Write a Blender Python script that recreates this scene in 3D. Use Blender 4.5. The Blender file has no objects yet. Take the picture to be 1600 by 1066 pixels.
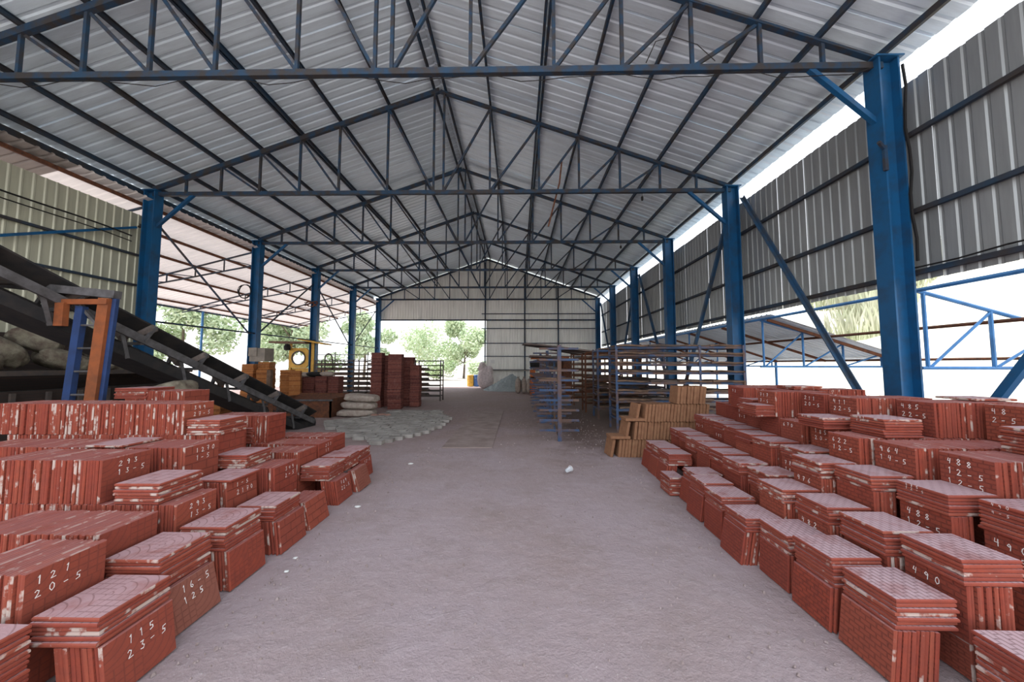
import bpy, math, random
import numpy as np
from mathutils import Matrix, Vector, Euler
random.seed(7); rng = np.random.default_rng(7)
S = bpy.context.scene
COL = S.collection
pi = math.pi

# ------------------------------------------------------------------ camera
cam_d = bpy.data.cameras.new('camera'); cam_d.sensor_fit = 'HORIZONTAL'; cam_d.sensor_width = 36.0
cam_d.lens = 561.27 / 1600 * 36.0; cam_d.clip_start = .05; cam_d.clip_end = 600
cam = bpy.data.objects.new('camera', cam_d); COL.objects.link(cam); S.camera = cam
PIT, YAW, ROLL, CH = .0657, -.0161, .0007, 1.69
fw = Vector((math.sin(YAW)*math.cos(PIT), math.cos(YAW)*math.cos(PIT), math.sin(PIT)))
r0 = Vector((math.cos(YAW), -math.sin(YAW), 0)); u0 = r0.cross(fw)
rt = r0*math.cos(ROLL) + u0*math.sin(ROLL); up = u0*math.cos(ROLL) - r0*math.sin(ROLL)
M = Matrix((rt, up, -fw)).transposed().to_4x4(); M.translation = (0, 0, CH); cam.matrix_world = M

# ------------------------------------------------------------------ sky, sun, exposure
W = bpy.data.worlds.new('sky'); S.world = W; W.use_nodes = True
nt = W.node_tree; bg = nt.nodes['Background']
tc = nt.nodes.new('ShaderNodeTexCoord'); sx = nt.nodes.new('ShaderNodeSeparateXYZ'); rp = nt.nodes.new('ShaderNodeValToRGB')
nt.links.new(tc.outputs['Generated'], sx.inputs[0]); nt.links.new(sx.outputs['Z'], rp.inputs[0]); nt.links.new(rp.outputs[0], bg.inputs[0])
rp.color_ramp.elements[0].position = 0.0; rp.color_ramp.elements[0].color = (.98, .99, 1, 1)
rp.color_ramp.elements[1].position = 1.0; rp.color_ramp.elements[1].color = (.74, .86, 1, 1)
bg.inputs[1].default_value = 1.5
sl = bpy.data.lights.new('sun', 'SUN'); sl.energy = 4.0; sl.angle = math.radians(3); sl.color = (1, .96, .9)
sun = bpy.data.objects.new('sun', sl); COL.objects.link(sun)
sd = Vector((.70, -.10, -1.0)); sun.rotation_euler = sd.to_track_quat('-Z', 'Y').to_euler(); sun.location = (20, -20, 60)
S.view_settings.view_transform = 'Standard'; S.view_settings.look = 'None'
S.view_settings.gamma = 1; S.view_settings.use_curve_mapping = False
S.view_settings.exposure = 0.82
S.cycles.use_denoising = True
S.cycles.max_bounces = 8; S.cycles.diffuse_bounces = 6

# ------------------------------------------------------------------ materials
def mat(name):
    m = bpy.data.materials.new(name); m.use_nodes = True
    return m, m.node_tree.nodes, m.node_tree.links, m.node_tree.nodes['Principled BSDF']
def noise(n, l, scale, detail=4, rough=.6, coord=None, vec=None):
    t = n.new('ShaderNodeTexNoise'); t.inputs['Scale'].default_value = scale; t.inputs['Detail'].default_value = detail; t.inputs['Roughness'].default_value = rough
    if vec is None:
        g = n.new('ShaderNodeNewGeometry'); vec = g.outputs['Position']
    l.new(vec, t.inputs['Vector']); return t.outputs['Fac']
def ramp(n, l, fac, a, b, ca=(0, 0, 0, 1), cb=(1, 1, 1, 1)):
    r = n.new('ShaderNodeValToRGB'); e = r.color_ramp.elements
    e[0].position, e[1].position = a, b; e[0].color, e[1].color = ca, cb
    l.new(fac, r.inputs[0]); return r.outputs[0]
def mix(n, l, fac, a, b):
    m = n.new('ShaderNodeMix'); m.data_type = 'RGBA'
    for v, i in ((fac, 0), (a, 6), (b, 7)):
        if isinstance(v, (int, float)): m.inputs[i].default_value = v
        elif isinstance(v, tuple): m.inputs[i].default_value = (*v[:3], 1)
        else: l.new(v, m.inputs[i])
    return m.outputs[2]
def mth(n, l, op, a, b=0.0):
    m = n.new('ShaderNodeMath'); m.operation = op
    for v, i in ((a, 0), (b, 1)):
        if isinstance(v, (int, float)): m.inputs[i].default_value = v
        else: l.new(v, m.inputs[i])
    return m.outputs[0]
def bump(n, l, p, h, dist=.01, strength=.6):
    b = n.new('ShaderNodeBump'); b.inputs['Strength'].default_value = strength; b.inputs['Distance'].default_value = dist
    l.new(h, b.inputs['Height']); l.new(b.outputs[0], p.inputs['Normal'])
def simple(name, c1, c2=None, scale=8, rough=.8, metal=0, lo=.35, hi=.7, bmp=0):
    m, n, l, p = mat(name); p.inputs['Roughness'].default_value = rough; p.inputs['Metallic'].default_value = metal
    if c2 is None: c2 = tuple(v*.75 for v in c1)
    p.inputs['Specular IOR Level'].default_value = .25
    f = noise(n, l, scale); l.new(mix(n, l, ramp(n, l, f, lo, hi), c1, c2), p.inputs['Base Color'])
    if bmp: bump(n, l, p, noise(n, l, scale*4), bmp)
    return m
MT = {}
MT['blue'] = simple('blue_paint', (.010, .088, .215), (.022, .055, .11), 3, .42, lo=.45, hi=.75)
MT['brace'] = simple('faded_blue_steel', (.03, .085, .17), (.06, .075, .095), 3, .5, lo=.4, hi=.65)
MT['blue_light'] = simple('blue_pipe_paint', (.06, .22, .5), (.04, .14, .32), 4, .4)
MT['truss'] = simple('weathered_blue_steel', (.020, .052, .10), (.045, .04, .04), 5, .6, lo=.40, hi=.60)
MT['purlin'] = simple('rusty_purlin', (.045, .038, .036), (.02, .05, .09), 2, .7)
MT['rust'] = simple('rusty_steel', (.16, .06, .03), (.07, .035, .025), 12, .85)
MT['rack'] = simple('rack_blue_grey', (.05, .085, .165), (.13, .08, .065), 2.2, .7, lo=.42, hi=.56)
MT['dark_steel'] = simple('dark_steel', (.06, .055, .055), (.10, .075, .06), 9, .7)
MT['conv'] = simple('conveyor_frame_grey', (.11, .105, .11), (.055, .05, .05), 8, .7)
MT['roller'] = simple('worn_roller', (.19, .15, .135), (.12, .1, .09), 9, .7)
MT['belt'] = simple('rubber_belt', (.018, .018, .02), (.035, .03, .028), 6, .8)
MT['orange'] = simple('orange_primer', (.27, .078, .026), (.16, .055, .025), 6, .6)
MT['machine'] = simple('orange_machine_paint', (.5, .12, .025), (.2, .06, .02), 5, .6)
MT['portal_blue'] = simple('portal_blue', (.022, .05, .15), (.02, .035, .09), 6, .55)
MT['yellow'] = simple('yellow_paint', (.66, .38, .06), (.45, .25, .05), 5, .5)
MT['wood'] = simple('grey_brown_board', (.20, .125, .085), (.08, .056, .046), 5, .9)
MT['wood2'] = simple('dark_board', (.12, .09, .08), (.06, .05, .045), 5, .9)
MT['sack'] = simple('woven_sack', (.42, .36, .31), (.27, .21, .185), 9, .9, bmp=.01)
MT['sack2'] = simple('dirty_sack', (.23, .205, .15), (.10, .07, .055), 7, .9, bmp=.03)
MT['white_wrap'] = simple('plastic_wrap', (.72, .62, .62), (.5, .42, .42), 9, .6, bmp=.02)
MT['ochre'] = simple('ochre_tile', (.30, .155, .085), (.22, .10, .055), 14, .9, lo=.3, hi=.75)
MT['orange_tile'] = simple('orange_brown_tile', (.36, .14, .05), (.24, .085, .035), 10, .9)
MT['dark_tile'] = simple('dark_red_tile', (.19, .062, .05), (.13, .05, .042), 16, .9)
MT['gravel'] = simple('gravel', (.40, .44, .44), (.22, .25, .26), 30, .95)
MT['paver'] = simple('cement_paver', (.37, .345, .32), (.22, .195, .18), 3, .95, bmp=.005)
MT['slab'] = simple('worn_concrete', (.33, .255, .235), (.23, .17, .155), 3, .95, bmp=.004)
MT['chalk'] = simple('white_chalk', (.92, .90, .88), (.75, .68, .66), 60, .95)
MT['wire'] = simple('black_cable', (.012, .012, .012), (.02, .018, .018), 5, .7)
MT['brick'] = None
MT['trunk'] = simple('bark', (.16, .13, .10), (.09, .07, .05), 5, .95)
MT['paper'] = simple('paper', (.75, .74, .72), (.7, .7, .68), 5, .9)
MT['bluedrum'] = simple('blue_plastic', (.06, .14, .35), (.05, .1, .25), 5, .5)
MT['carton'] = simple('grey_carton', (.30, .26, .22), (.2, .18, .16), 4, .9)
MT['stone'] = simple('pebble', (.36, .29, .285), (.22, .165, .15), 20, .95)
MT['rubble'] = simple('broken_tile', (.34, .2, .16), (.25, .14, .11), 12, .95)

def galv(name, base, dark, streak=True, axis='X', met=.4):
    m, n, l, p = mat(name); p.inputs['Metallic'].default_value = met; p.inputs['Roughness'].default_value = .42
    g = n.new('ShaderNodeNewGeometry'); mp = n.new('ShaderNodeMapping')
    mp.inputs['Scale'].default_value = {'X': (.25, 3, 1), 'Z': (3, 3, .25)}[axis]
    l.new(g.outputs['Position'], mp.inputs[0])
    f = noise(n, l, 2.0, 5, .65, vec=mp.outputs[0]); f2 = noise(n, l, .35, 3)
    c = mix(n, l, ramp(n, l, f, .4, .72), base, tuple(v*.78 for v in base))
    c = mix(n, l, ramp(n, l, f2, .55, .85), c, dark)
    l.new(c, p.inputs['Base Color']); return m
MT['roof'] = galv('galvanised_roof_sheet', (.74, .86, .95), (.60, .66, .69), met=.1)
MT['wall'] = galv('galvanised_wall_sheet', (.34, .355, .36), (.26, .265, .25), axis='Z')
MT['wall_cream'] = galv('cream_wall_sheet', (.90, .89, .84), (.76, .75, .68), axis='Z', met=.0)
MT['roof_dark'] = galv('dark_roof_sheet', (.30, .28, .26), (.14, .12, .11), met=.1)  # dark opaque sheet for the near stretch of the left lean-to
MT['wall_left'] = galv('dark_cream_wall_sheet', (.50, .49, .38), (.36, .36, .27), axis='Z', met=.2)  # darker, greener cream than the far wall
MT['side_roof'] = galv('side_roof_sheet', (.86, .82, .80), (.74, .69, .67), met=.0)
_n, _l = MT['side_roof'].node_tree.nodes, MT['side_roof'].node_tree.links      # pale plastic sheets that let some daylight through
_t = _n.new('ShaderNodeBsdfTranslucent'); _t.inputs['Color'].default_value = (.8, .74, .72, 1); _m = _n.new('ShaderNodeMixShader'); _m.inputs[0].default_value = .13
_l.new(_n['Principled BSDF'].outputs[0], _m.inputs[1]); _l.new(_t.outputs[0], _m.inputs[2]); _l.new(_m.outputs[0], _n['Material Output'].inputs[0])
MT['ridge'] = simple('stained_ridge_cap', (.42, .40, .37), (.12, .10, .08), 3, .7)

def stack_mat(name, a, b, c):
    m, n, l, p = mat(name); p.inputs['Roughness'].default_value = .95; p.inputs['Specular IOR Level'].default_value = .15
    at = n.new('ShaderNodeAttribute'); at.attribute_name = 'rnd'
    col = mix(n, l, ramp(n, l, at.outputs['Fac'], .2, .9), a, b); col = mix(n, l, mth(n, l, 'MULTIPLY', ramp(n, l, noise(n, l, 14, 4), .5, .75), .6), col, c)
    l.new(col, p.inputs['Base Color']); return m
MT['dark_tile'] = stack_mat('dark_red_tile', (.20, .07, .055), (.10, .036, .032), (.24, .13, .11))
MT['orange_tile'] = stack_mat('orange_brown_tile', (.40, .16, .055), (.22, .08, .03), (.42, .22, .10))
def floor_mat():
    m, n, l, p = mat('dusty_dirt'); p.inputs['Roughness'].default_value = .95
    a = noise(n, l, .45, 5, .6); b = noise(n, l, 7, 6, .7); c = noise(n, l, 60, 3, .7); d = noise(n, l, 1.6, 6, .65)
    col = mix(n, l, ramp(n, l, a, .42, .62), (.355, .275, .285), (.32, .237, .23))
    col = mix(n, l, mth(n, l, 'MULTIPLY', ramp(n, l, d, .5, .72), .55), col, (.24, .175, .155))
    col = mix(n, l, mth(n, l, 'MULTIPLY', ramp(n, l, b, .5, .75), .35), col, (.46, .38, .385))
    col = mix(n, l, ramp(n, l, c, .62, .75), col, (.5, .43, .42))
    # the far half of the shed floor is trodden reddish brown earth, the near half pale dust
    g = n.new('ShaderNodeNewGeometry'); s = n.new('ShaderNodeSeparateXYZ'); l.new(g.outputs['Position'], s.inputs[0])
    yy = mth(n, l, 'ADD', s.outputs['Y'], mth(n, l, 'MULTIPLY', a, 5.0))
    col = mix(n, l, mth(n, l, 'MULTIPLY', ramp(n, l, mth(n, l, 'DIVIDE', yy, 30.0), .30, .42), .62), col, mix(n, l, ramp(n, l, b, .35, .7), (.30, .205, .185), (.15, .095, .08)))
    # much darker brown floor colour around the drying racks
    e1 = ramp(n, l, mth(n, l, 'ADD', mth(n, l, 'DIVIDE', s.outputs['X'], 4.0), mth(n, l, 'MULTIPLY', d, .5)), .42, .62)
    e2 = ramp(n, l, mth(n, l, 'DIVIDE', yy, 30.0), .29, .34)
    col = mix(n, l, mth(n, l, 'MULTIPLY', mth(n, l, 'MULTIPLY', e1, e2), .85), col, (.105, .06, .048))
    l.new(col, p.inputs['Base Color'])
    h = mth(n, l, 'ADD', mth(n, l, 'MULTIPLY', b, 1.1), mth(n, l, 'ADD', mth(n, l, 'MULTIPLY', c, .25), mth(n, l, 'MULTIPLY', d, .8)))
    bump(n, l, p, h, .035, .7); return m
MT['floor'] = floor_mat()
MT['yard'] = simple('pale_yard_earth', (.56, .49, .45), (.48, .41, .37), 1.2, .95)
MT['hill'] = simple('dry_grass_slope', (.66, .63, .56), (.56, .55, .44), .8, .95, bmp=.05)

def leaf_mat(name, a, b):
    m, n, l, p = mat(name); p.inputs['Roughness'].default_value = .6
    oi = noise(n, l, .9, 3); l.new(mix(n, l, ramp(n, l, oi, .35, .65), a, b), p.inputs['Base Color'])
    return m
MT['leaf'] = leaf_mat('green_leaf', (.30, .40, .20), (.42, .50, .30))
MT['leaf2'] = leaf_mat('pale_green_leaf', (.42, .52, .32), (.58, .65, .46))
MT['drygrass'] = leaf_mat('dry_grass_blade', (.50, .48, .36), (.42, .45, .28))

def brick_wall_mat():
    m, n, l, p = mat('dark_brick'); t = n.new('ShaderNodeTexBrick'); p.inputs['Roughness'].default_value = .95
    g = n.new('ShaderNodeNewGeometry'); mp = n.new('ShaderNodeMapping'); mp.inputs['Rotation'].default_value = (pi/2, 0, 0)
    l.new(g.outputs['Position'], mp.inputs[0]); l.new(mp.outputs[0], t.inputs['Vector'])
    t.inputs['Scale'].default_value = 4.2
    t.inputs['Color1'].default_value = (.045, .026, .02, 1); t.inputs['Color2'].default_value = (.03, .02, .017, 1); t.inputs['Mortar'].default_value = (.022, .02, .018, 1)  # bricks and mortar all close to black
    l.new(t.outputs[0], p.inputs['Base Color']); bump(n, l, p, t.outputs['Fac'], -.01); return m
MT['brick'] = brick_wall_mat()

def tile_mat(name, pattern, base=(.30, .060, .036), alt=(.21, .048, .034), dusty=.95, l0=.65, l1=.74):
    """red cement tile: UV 0..1 is the moulded face, UV beyond 2 the edges"""
    m, n, l, p = mat(name); p.inputs['Roughness'].default_value = .9; p.inputs['Specular IOR Level'].default_value = .15
    uv = n.new('ShaderNodeUVMap'); uv.uv_map = 'uv'
    su = n.new('ShaderNodeSeparateXYZ'); l.new(uv.outputs[0], su.inputs[0])
    oi = n.new('ShaderNodeObjectInfo'); at = n.new('ShaderNodeAttribute'); at.attribute_name = 'rnd'
    rnd = mth(n, l, 'FRACT', mth(n, l, 'ADD', oi.outputs['Random'], at.outputs['Fac']))
    edge = mth(n, l, 'GREATER_THAN', su.outputs['X'], 1.5)
    f = noise(n, l, 18, 5, .65)
    col = mix(n, l, ramp(n, l, f, .35, .7), base, alt)
    col = mix(n, l, mth(n, l, 'MULTIPLY', rnd, .45), col, (.37, .115, .07))
    col = mix(n, l, mth(n, l, 'MULTIPLY', mth(n, l, 'FRACT', mth(n, l, 'MULTIPLY', rnd, 7.3)), .5), col, (.20, .045, .035))
    # white lime bloom on the rims of some tiles
    e = n.new('ShaderNodeNewGeometry'); mp = n.new('ShaderNodeMapping'); l.new(e.outputs['Position'], mp.inputs[0])
    cmb = n.new('ShaderNodeCombineXYZ'); 
    for k in range(3): l.new(mth(n, l, 'MULTIPLY', rnd, 37.0+k*11), cmb.inputs[k])
    l.new(cmb.outputs[0], mp.inputs['Location'])
    lime = noise(n, l, 9, 4, .6, vec=mp.outputs[0])
    thr = mth(n, l, 'ADD', lime, mth(n, l, 'MULTIPLY', mth(n, l, 'SUBTRACT', rnd, .5), .34))
    nz = n.new('ShaderNodeSeparateXYZ'); l.new(e.outputs['True Normal'], nz.inputs[0])
    limef = mth(n, l, 'MULTIPLY', ramp(n, l, thr, l0, l1), mth(n, l, 'MULTIPLY', edge, mth(n, l, 'SUBTRACT', 1.0, mth(n, l, 'MULTIPLY', ramp(n, l, nz.outputs['Z'], .6, .9), .75))))
    col = mix(n, l, mth(n, l, 'MULTIPLY', limef, .8), col, (.56, .47, .42))
    # pale dust lying on faces that look up
    d = mth(n, l, 'MULTIPLY', ramp(n, l, nz.outputs['Z'], .6, .9), mth(n, l, 'MULTIPLY', mth(n, l, 'MULTIPLY', ramp(n, l, noise(n, l, 5, 5), .15, .5), dusty), mth(n, l, 'SUBTRACT', 1.0, mth(n, l, 'MULTIPLY', edge, .7))))
    col = mix(n, l, d, col, (.50, .345, .365))
    h = None
    if pattern in ('brick', 'plank'):
        t = n.new('ShaderNodeTexBrick'); l.new(uv.outputs[0], t.inputs['Vector']); t.inputs['Scale'].default_value = 1.0
        t.inputs['Brick Width'].default_value = .2 if pattern == 'brick' else .42
        t.inputs['Row Height'].default_value = .1 if pattern == 'brick' else .25
        t.inputs['Mortar Size'].default_value = .013; t.inputs['Mortar Smooth'].default_value = .4
        h = t.outputs['Fac']
    else:
        sc = n.new('ShaderNodeVectorMath'); sc.operation = 'SCALE'; sc.inputs['Scale'].default_value = 2.0; l.new(uv.outputs[0], sc.inputs[0])
        fr = n.new('ShaderNodeVectorMath'); fr.operation = 'FRACTION'; l.new(sc.outputs[0], fr.inputs[0])
        ln = n.new('ShaderNodeVectorMath'); ln.operation = 'LENGTH'; l.new(fr.outputs[0], ln.inputs[0])
        ring = mth(n, l, 'ABSOLUTE', mth(n, l, 'SUBTRACT', mth(n, l, 'FRACT', mth(n, l, 'MULTIPLY', ln.outputs['Value'], 4.0)), .5))
        ringm = mth(n, l, 'LESS_THAN', ring, .07)
        t = n.new('ShaderNodeTexBrick'); l.new(uv.outputs[0], t.inputs['Vector']); t.inputs['Scale'].default_value = 1.0; t.offset = 0
        t.inputs['Brick Width'].default_value = .125; t.inputs['Row Height'].default_value = .125; t.inputs['Mortar Size'].default_value = .009
        ck = n.new('ShaderNodeTexChecker'); ck.inputs['Scale'].default_value = 2.0; l.new(uv.outputs[0], ck.inputs['Vector'])
        mm = n.new('ShaderNodeMix'); l.new(ck.outputs['Fac'], mm.inputs[0]); l.new(ringm, mm.inputs[2]); l.new(t.outputs['Fac'], mm.inputs[3]); h = mm.outputs[0]
    face = mth(n, l, 'SUBTRACT', 1.0, edge)
    hf = mth(n, l, 'MULTIPLY', h, face)
    col = mix(n, l, mth(n, l, 'MULTIPLY', hf, .38), col, (.13, .045, .038))
    l.new(col, p.inputs['Base Color'])
    hh = mth(n, l, 'ADD', mth(n, l, 'MULTIPLY', hf, -1.0), mth(n, l, 'MULTIPLY', noise(n, l, 90, 3), .25))
    bump(n, l, p, hh, .009, 1.0); return m
for k in ('brick', 'fan', 'plank'): MT['tile_'+k] = tile_mat('red_tile_'+k, k, dusty=.95 if k == 'brick' else .7, l0=.65 if k == 'brick' else .615, l1=.73 if k == 'brick' else .69)
MT['tile_brown'] = tile_mat('mud_covered_tile', 'fan', (.26, .14, .10), (.22, .115, .085), .5)

# ------------------------------------------------------------------ mesh helpers
class MB:
    def __init__(s): s.v = []; s.f = []
    def add(s, vs, fs):
        o = len(s.v); s.v += [tuple(v) for v in vs]; s.f += [tuple(i+o for i in f) for f in fs]; return s
    def box(s, x0, x1, y0, y1, z0, z1):
        return s.add([(x0,y0,z0),(x1,y0,z0),(x1,y1,z0),(x0,y1,z0),(x0,y0,z1),(x1,y0,z1),(x1,y1,z1),(x0,y1,z1)],
                     [(0,3,2,1),(4,5,6,7),(0,1,5,4),(1,2,6,5),(2,3,7,6),(3,0,4,7)])
    def beam(s, p, q, w, h, upv=(0, 0, 1)):
        p, q = Vector(p), Vector(q); d = (q-p).normalized(); u = Vector(upv)
        if abs(d.dot(u)) > .98: u = Vector((0, 1, 0))
        r = d.cross(u).normalized(); u = r.cross(d).normalized()
        vs = [c + r*a*w/2 + u*b*h/2 for c in (p, q) for a, b in ((-1,-1),(1,-1),(1,1),(-1,1))]
        return s.add(vs, [(0,1,2,3),(7,6,5,4),(0,4,5,1),(1,5,6,2),(2,6,7,3),(3,7,4,0)])
    def angle(s, p, q, w, h, t=.012, upv=(0, 0, 1)):   # L section
        p, q = Vector(p), Vector(q); d = (q-p).normalized(); u = Vector(upv)
        if abs(d.dot(u)) > .98: u = Vector((0, 1, 0))
        r = d.cross(u).normalized(); u = r.cross(d).normalized()
        prof = [(-w/2,-h/2),(w/2,-h/2),(w/2,-h/2+t),(-w/2+t,-h/2+t),(-w/2+t,h/2),(-w/2,h/2)]
        return s.prism(p, q, r, u, prof)
    def prism(s, p, q, r, u, prof):
        n = len(prof); vs = [c + r*a + u*b for c in (p, q) for a, b in prof]
        fs = [(i, (i+1) % n, n+(i+1) % n, n+i) for i in range(n)] + [tuple(range(n))[::-1], tuple(range(n, 2*n))]
        return s.add(vs, fs)
    def tube(s, pts, r, n=6, cap=True):
        pts = [Vector(p) for p in pts]; rings = []
        rr = r if isinstance(r, (list, tuple)) else [r]*len(pts)
        for i, p in enumerate(pts):
            d = (pts[min(i+1, len(pts)-1)] - pts[max(i-1, 0)]).normalized()
            a = Vector((0, 0, 1)) if abs(d.z) < .9 else Vector((0, 1, 0))
            x = d.cross(a).normalized(); y = x.cross(d)
            rings.append([p + (x*math.cos(2*pi*k/n) + y*math.sin(2*pi*k/n))*rr[i] for k in range(n)])
        vs = [v for g in rings for v in g]; fs = []
        for i in range(len(pts)-1):
            for k in range(n): fs.append((i*n+k, i*n+(k+1) % n, (i+1)*n+(k+1) % n, (i+1)*n+k))
        if cap: fs += [tuple(range(n))[::-1], tuple(range((len(pts)-1)*n, len(pts)*n))]
        return s.add(vs, fs)
    def lathe(s, prof, n=14, c=(0, 0, 0)):
        vs = [(c[0]+r*math.cos(2*pi*k/n), c[1]+r*math.sin(2*pi*k/n), c[2]+z) for r, z in prof for k in range(n)]; fs = []
        for i in range(len(prof)-1):
            for k in range(n): fs.append((i*n+k, i*n+(k+1) % n, (i+1)*n+(k+1) % n, (i+1)*n+k))
        fs += [tuple(range(n))[::-1], tuple(range((len(prof)-1)*n, len(prof)*n))]
        return s.add(vs, fs)
    def mesh(s, name, material, off=(0, 0, 0), smooth=False):
        me = bpy.data.meshes.new(name)
        me.from_pydata([(x-off[0], y-off[1], z-off[2]) for x, y, z in s.v], [], s.f); me.update()
        if material: me.materials.append(material)
        if smooth: me.polygons.foreach_set('use_smooth', [True]*len(me.polygons))
        return me
WL = {}
def link(name, data, parent=None, loc=(0, 0, 0), kind=None):
    o = bpy.data.objects.new(name, data); COL.objects.link(o); o.location = loc
    if parent: o.parent = parent
    if kind: o['kind'] = kind
    WL[o.name] = tuple(Vector(loc) + Vector(WL[parent.name] if parent else (0, 0, 0)))
    return o
def part(name, mb, m, parent, smooth=False, kind=None, label=None):
    o = link(name, mb.mesh(name, MT[m] if isinstance(m, str) else m, WL[parent.name], smooth), parent, kind=kind)
    if label: o['label'] = label
    return o
def tag(o, label, cat, group=None, kind='thing'):
    o['label'] = label; o['category'] = cat; o['kind'] = kind
    if group: o['group'] = group
    return o
def thing(name, label, cat, loc=(0, 0, 0), group=None):
    return tag(link(name, None, None, loc), label, cat, group)
def solo(name, mb, m, label, cat, loc, group=None, smooth=False):
    return tag(link(name, mb.mesh(name, MT[m], loc, smooth), None, loc), label, cat, group)
def struct(name, loc=(0, 0, 0)): return link(name, None, None, loc, 'structure')
_T = ['', '', 'twenty', 'thirty', 'forty', 'fifty', 'sixty', 'seventy', 'eighty', 'ninety', 'hundred']
_O = ['', 'first', 'second', 'third', 'fourth', 'fifth', 'sixth', 'seventh', 'eighth', 'ninth', 'tenth', 'eleventh', 'twelfth', 'thirteenth', 'fourteenth', 'fifteenth', 'sixteenth', 'seventeenth', 'eighteenth', 'nineteenth']
NTH = [(_O[k+1] if k+1 < 20 else (_T[(k+1)//10] + '-' + _O[(k+1) % 10] if (k+1) % 10 else _T[(k+1)//10][:-1] + 'ieth')) for k in range(98)]
ORD = ['nearest', 'second', 'third', 'fourth', 'fifth', 'sixth', 'seventh', 'eighth', 'ninth', 'tenth', 'eleventh', 'twelfth', 'thirteenth']

# ------------------------------------------------------------------ shed dimensions (metres; x right, y away from the camera)
XC, SP, ZE, ZR = -2.234, 16.25, 6.52, 9.53
XL, XR = XC-SP/2, XC+SP/2
TY = [5.62+4.148*i for i in range(6)]          # six trusses in view
ZEAVE = 6.66                                    # top chord at the column line
SLOPE = (ZR-ZEAVE)/(SP/2)
Y0, Y1 = 1.3, 26.75
def zraf(x): return ZR - abs(x-XC)*SLOPE

# ------------------------------------------------------------------ floor and terrain
fl = MB(); nx, ny = 60, 90
gx = np.linspace(-19, 9, nx); gy = np.linspace(-4, 27.4, ny)
for j in range(ny):
    for i in range(nx): fl.v.append((gx[i], gy[j], -abs(math.sin(gx[i]*1.7+gy[j]*.9)*math.sin(gy[j]*1.3-gx[i]*.6))*.012))
for j in range(ny-1):
    for i in range(nx-1): a = j*nx+i; fl.f.append((a, a+1, a+nx+1, a+nx))
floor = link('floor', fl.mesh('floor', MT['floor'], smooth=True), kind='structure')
yd = MB(); yd.add([(-120,-60,-.03),(120,-60,-.03),(120,160,-.03),(-120,160,-.03)], [(0,1,2,3)])
link('yard_ground', yd.mesh('yard', MT['yard']), kind='structure')
hl = MB(); hn, hm = 26, 50
for j in range(hm):
    for i in range(hn):
        x = 13.0 + i*1.3; y = -25 + j*2.2
        hl.v.append((x + .4*math.sin(j*1.3), y, max(-.05, (1-math.exp(-(x-13)/9))*10.5 + .5*math.sin(x*.6+y*.35) + .25*math.sin(y*1.1+x) - .3)))
for j in range(hm-1):
    for i in range(hn-1): a = j*hn+i; hl.f.append((a, a+1, a+hn+1, a+hn))
link('hillside', hl.mesh('hillside', MT['hill'], smooth=True), kind='structure')
# worn concrete strip down the aisle
sb = MB(); sb.box(-1.55, -.52, 7.42, 13.2, -.05, .012)
link('concrete_strip', sb.mesh('concrete_strip', MT['slab']), floor)

# ------------------------------------------------------------------ corrugated sheets
def profile(width, pitch, rib=.032):
    pts = []; n = round(width/pitch)
    for k in range(n):
        b = k*pitch; pts += [(b, 0), (b+pitch*.66, 0), (b+pitch*.76, rib), (b+pitch*.90, rib)]
    pts.append((width, 0)); return pts
def sheet_mesh(name, length, width, pitch, material, rib=.032):
    """corrugation runs along local x, ribs stack along local y, relief along local z"""
    pr = profile(width, pitch, rib); vs = [(x, y, z) for x in (0, length) for y, z in pr]; n = len(pr)
    me = bpy.data.meshes.new(name); me.from_pydata(vs, [], [(i, i+1, n+i+1, n+i) for i in range(n-1)]); me.materials.append(material); return me
roof = struct('ceiling')
LS = math.hypot(SP/2+.47, (SP/2+.47)*SLOPE); ang = math.atan(SLOPE)
rm = sheet_mesh('roof_sheet', LS, 1.0, .25, MT['roof'], .02)
y = Y0
k = 0
while y < Y1-.02:
    for sgn in (1, -1):
        o = link('roof_sheet', rm, roof, (XC, y + (0 if sgn > 0 else 1.0), ZR+.21 + random.uniform(-.003, .003)))
        o.rotation_euler = Euler((0, ang, 0)) if sgn > 0 else Euler((0, ang, pi)); o.scale.y = 1.03
    y += 1.0; k += 1
rc = MB()
for sgn in (1, -1): rc.add([(XC, Y0, ZR+.26), (XC, Y1, ZR+.26), (XC+sgn*.32, Y1, ZR+.26-.32*SLOPE), (XC+sgn*.32, Y0, ZR+.26-.32*SLOPE)], [(0,1,2,3)])
part('ridge_cap', rc, 'ridge', roof)
PD = [1.45, 2.83, 3.95, 5.09, 6.2, 7.2]         # panel points, distance from the ridge line
def zpan(d): return ZR - d*SLOPE
for sgn in (1, -1):
    for i, d in enumerate([.16]+PD+[8.18]):
        b = MB(); x = XC+sgn*d; z = zpan(d)+.12
        dbl = (sgn > 0 and i == 2) or (sgn < 0 and i == 3)
        for o_ in ((-.045, .045) if dbl else (0,)):
            b.prism(Vector((x+o_, Y0, z)), Vector((x+o_, Y1, z)), Vector((1,0,0)), Vector((0,0,1)),
                    [(-.025,-.055),(.025,-.055),(.025,-.04),(-.01,-.04),(-.01,.04),(.025,.04),(.025,.055),(-.025,.055)])
        part('purlin', b, 'truss' if sgn > 0 else 'purlin', roof)

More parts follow.
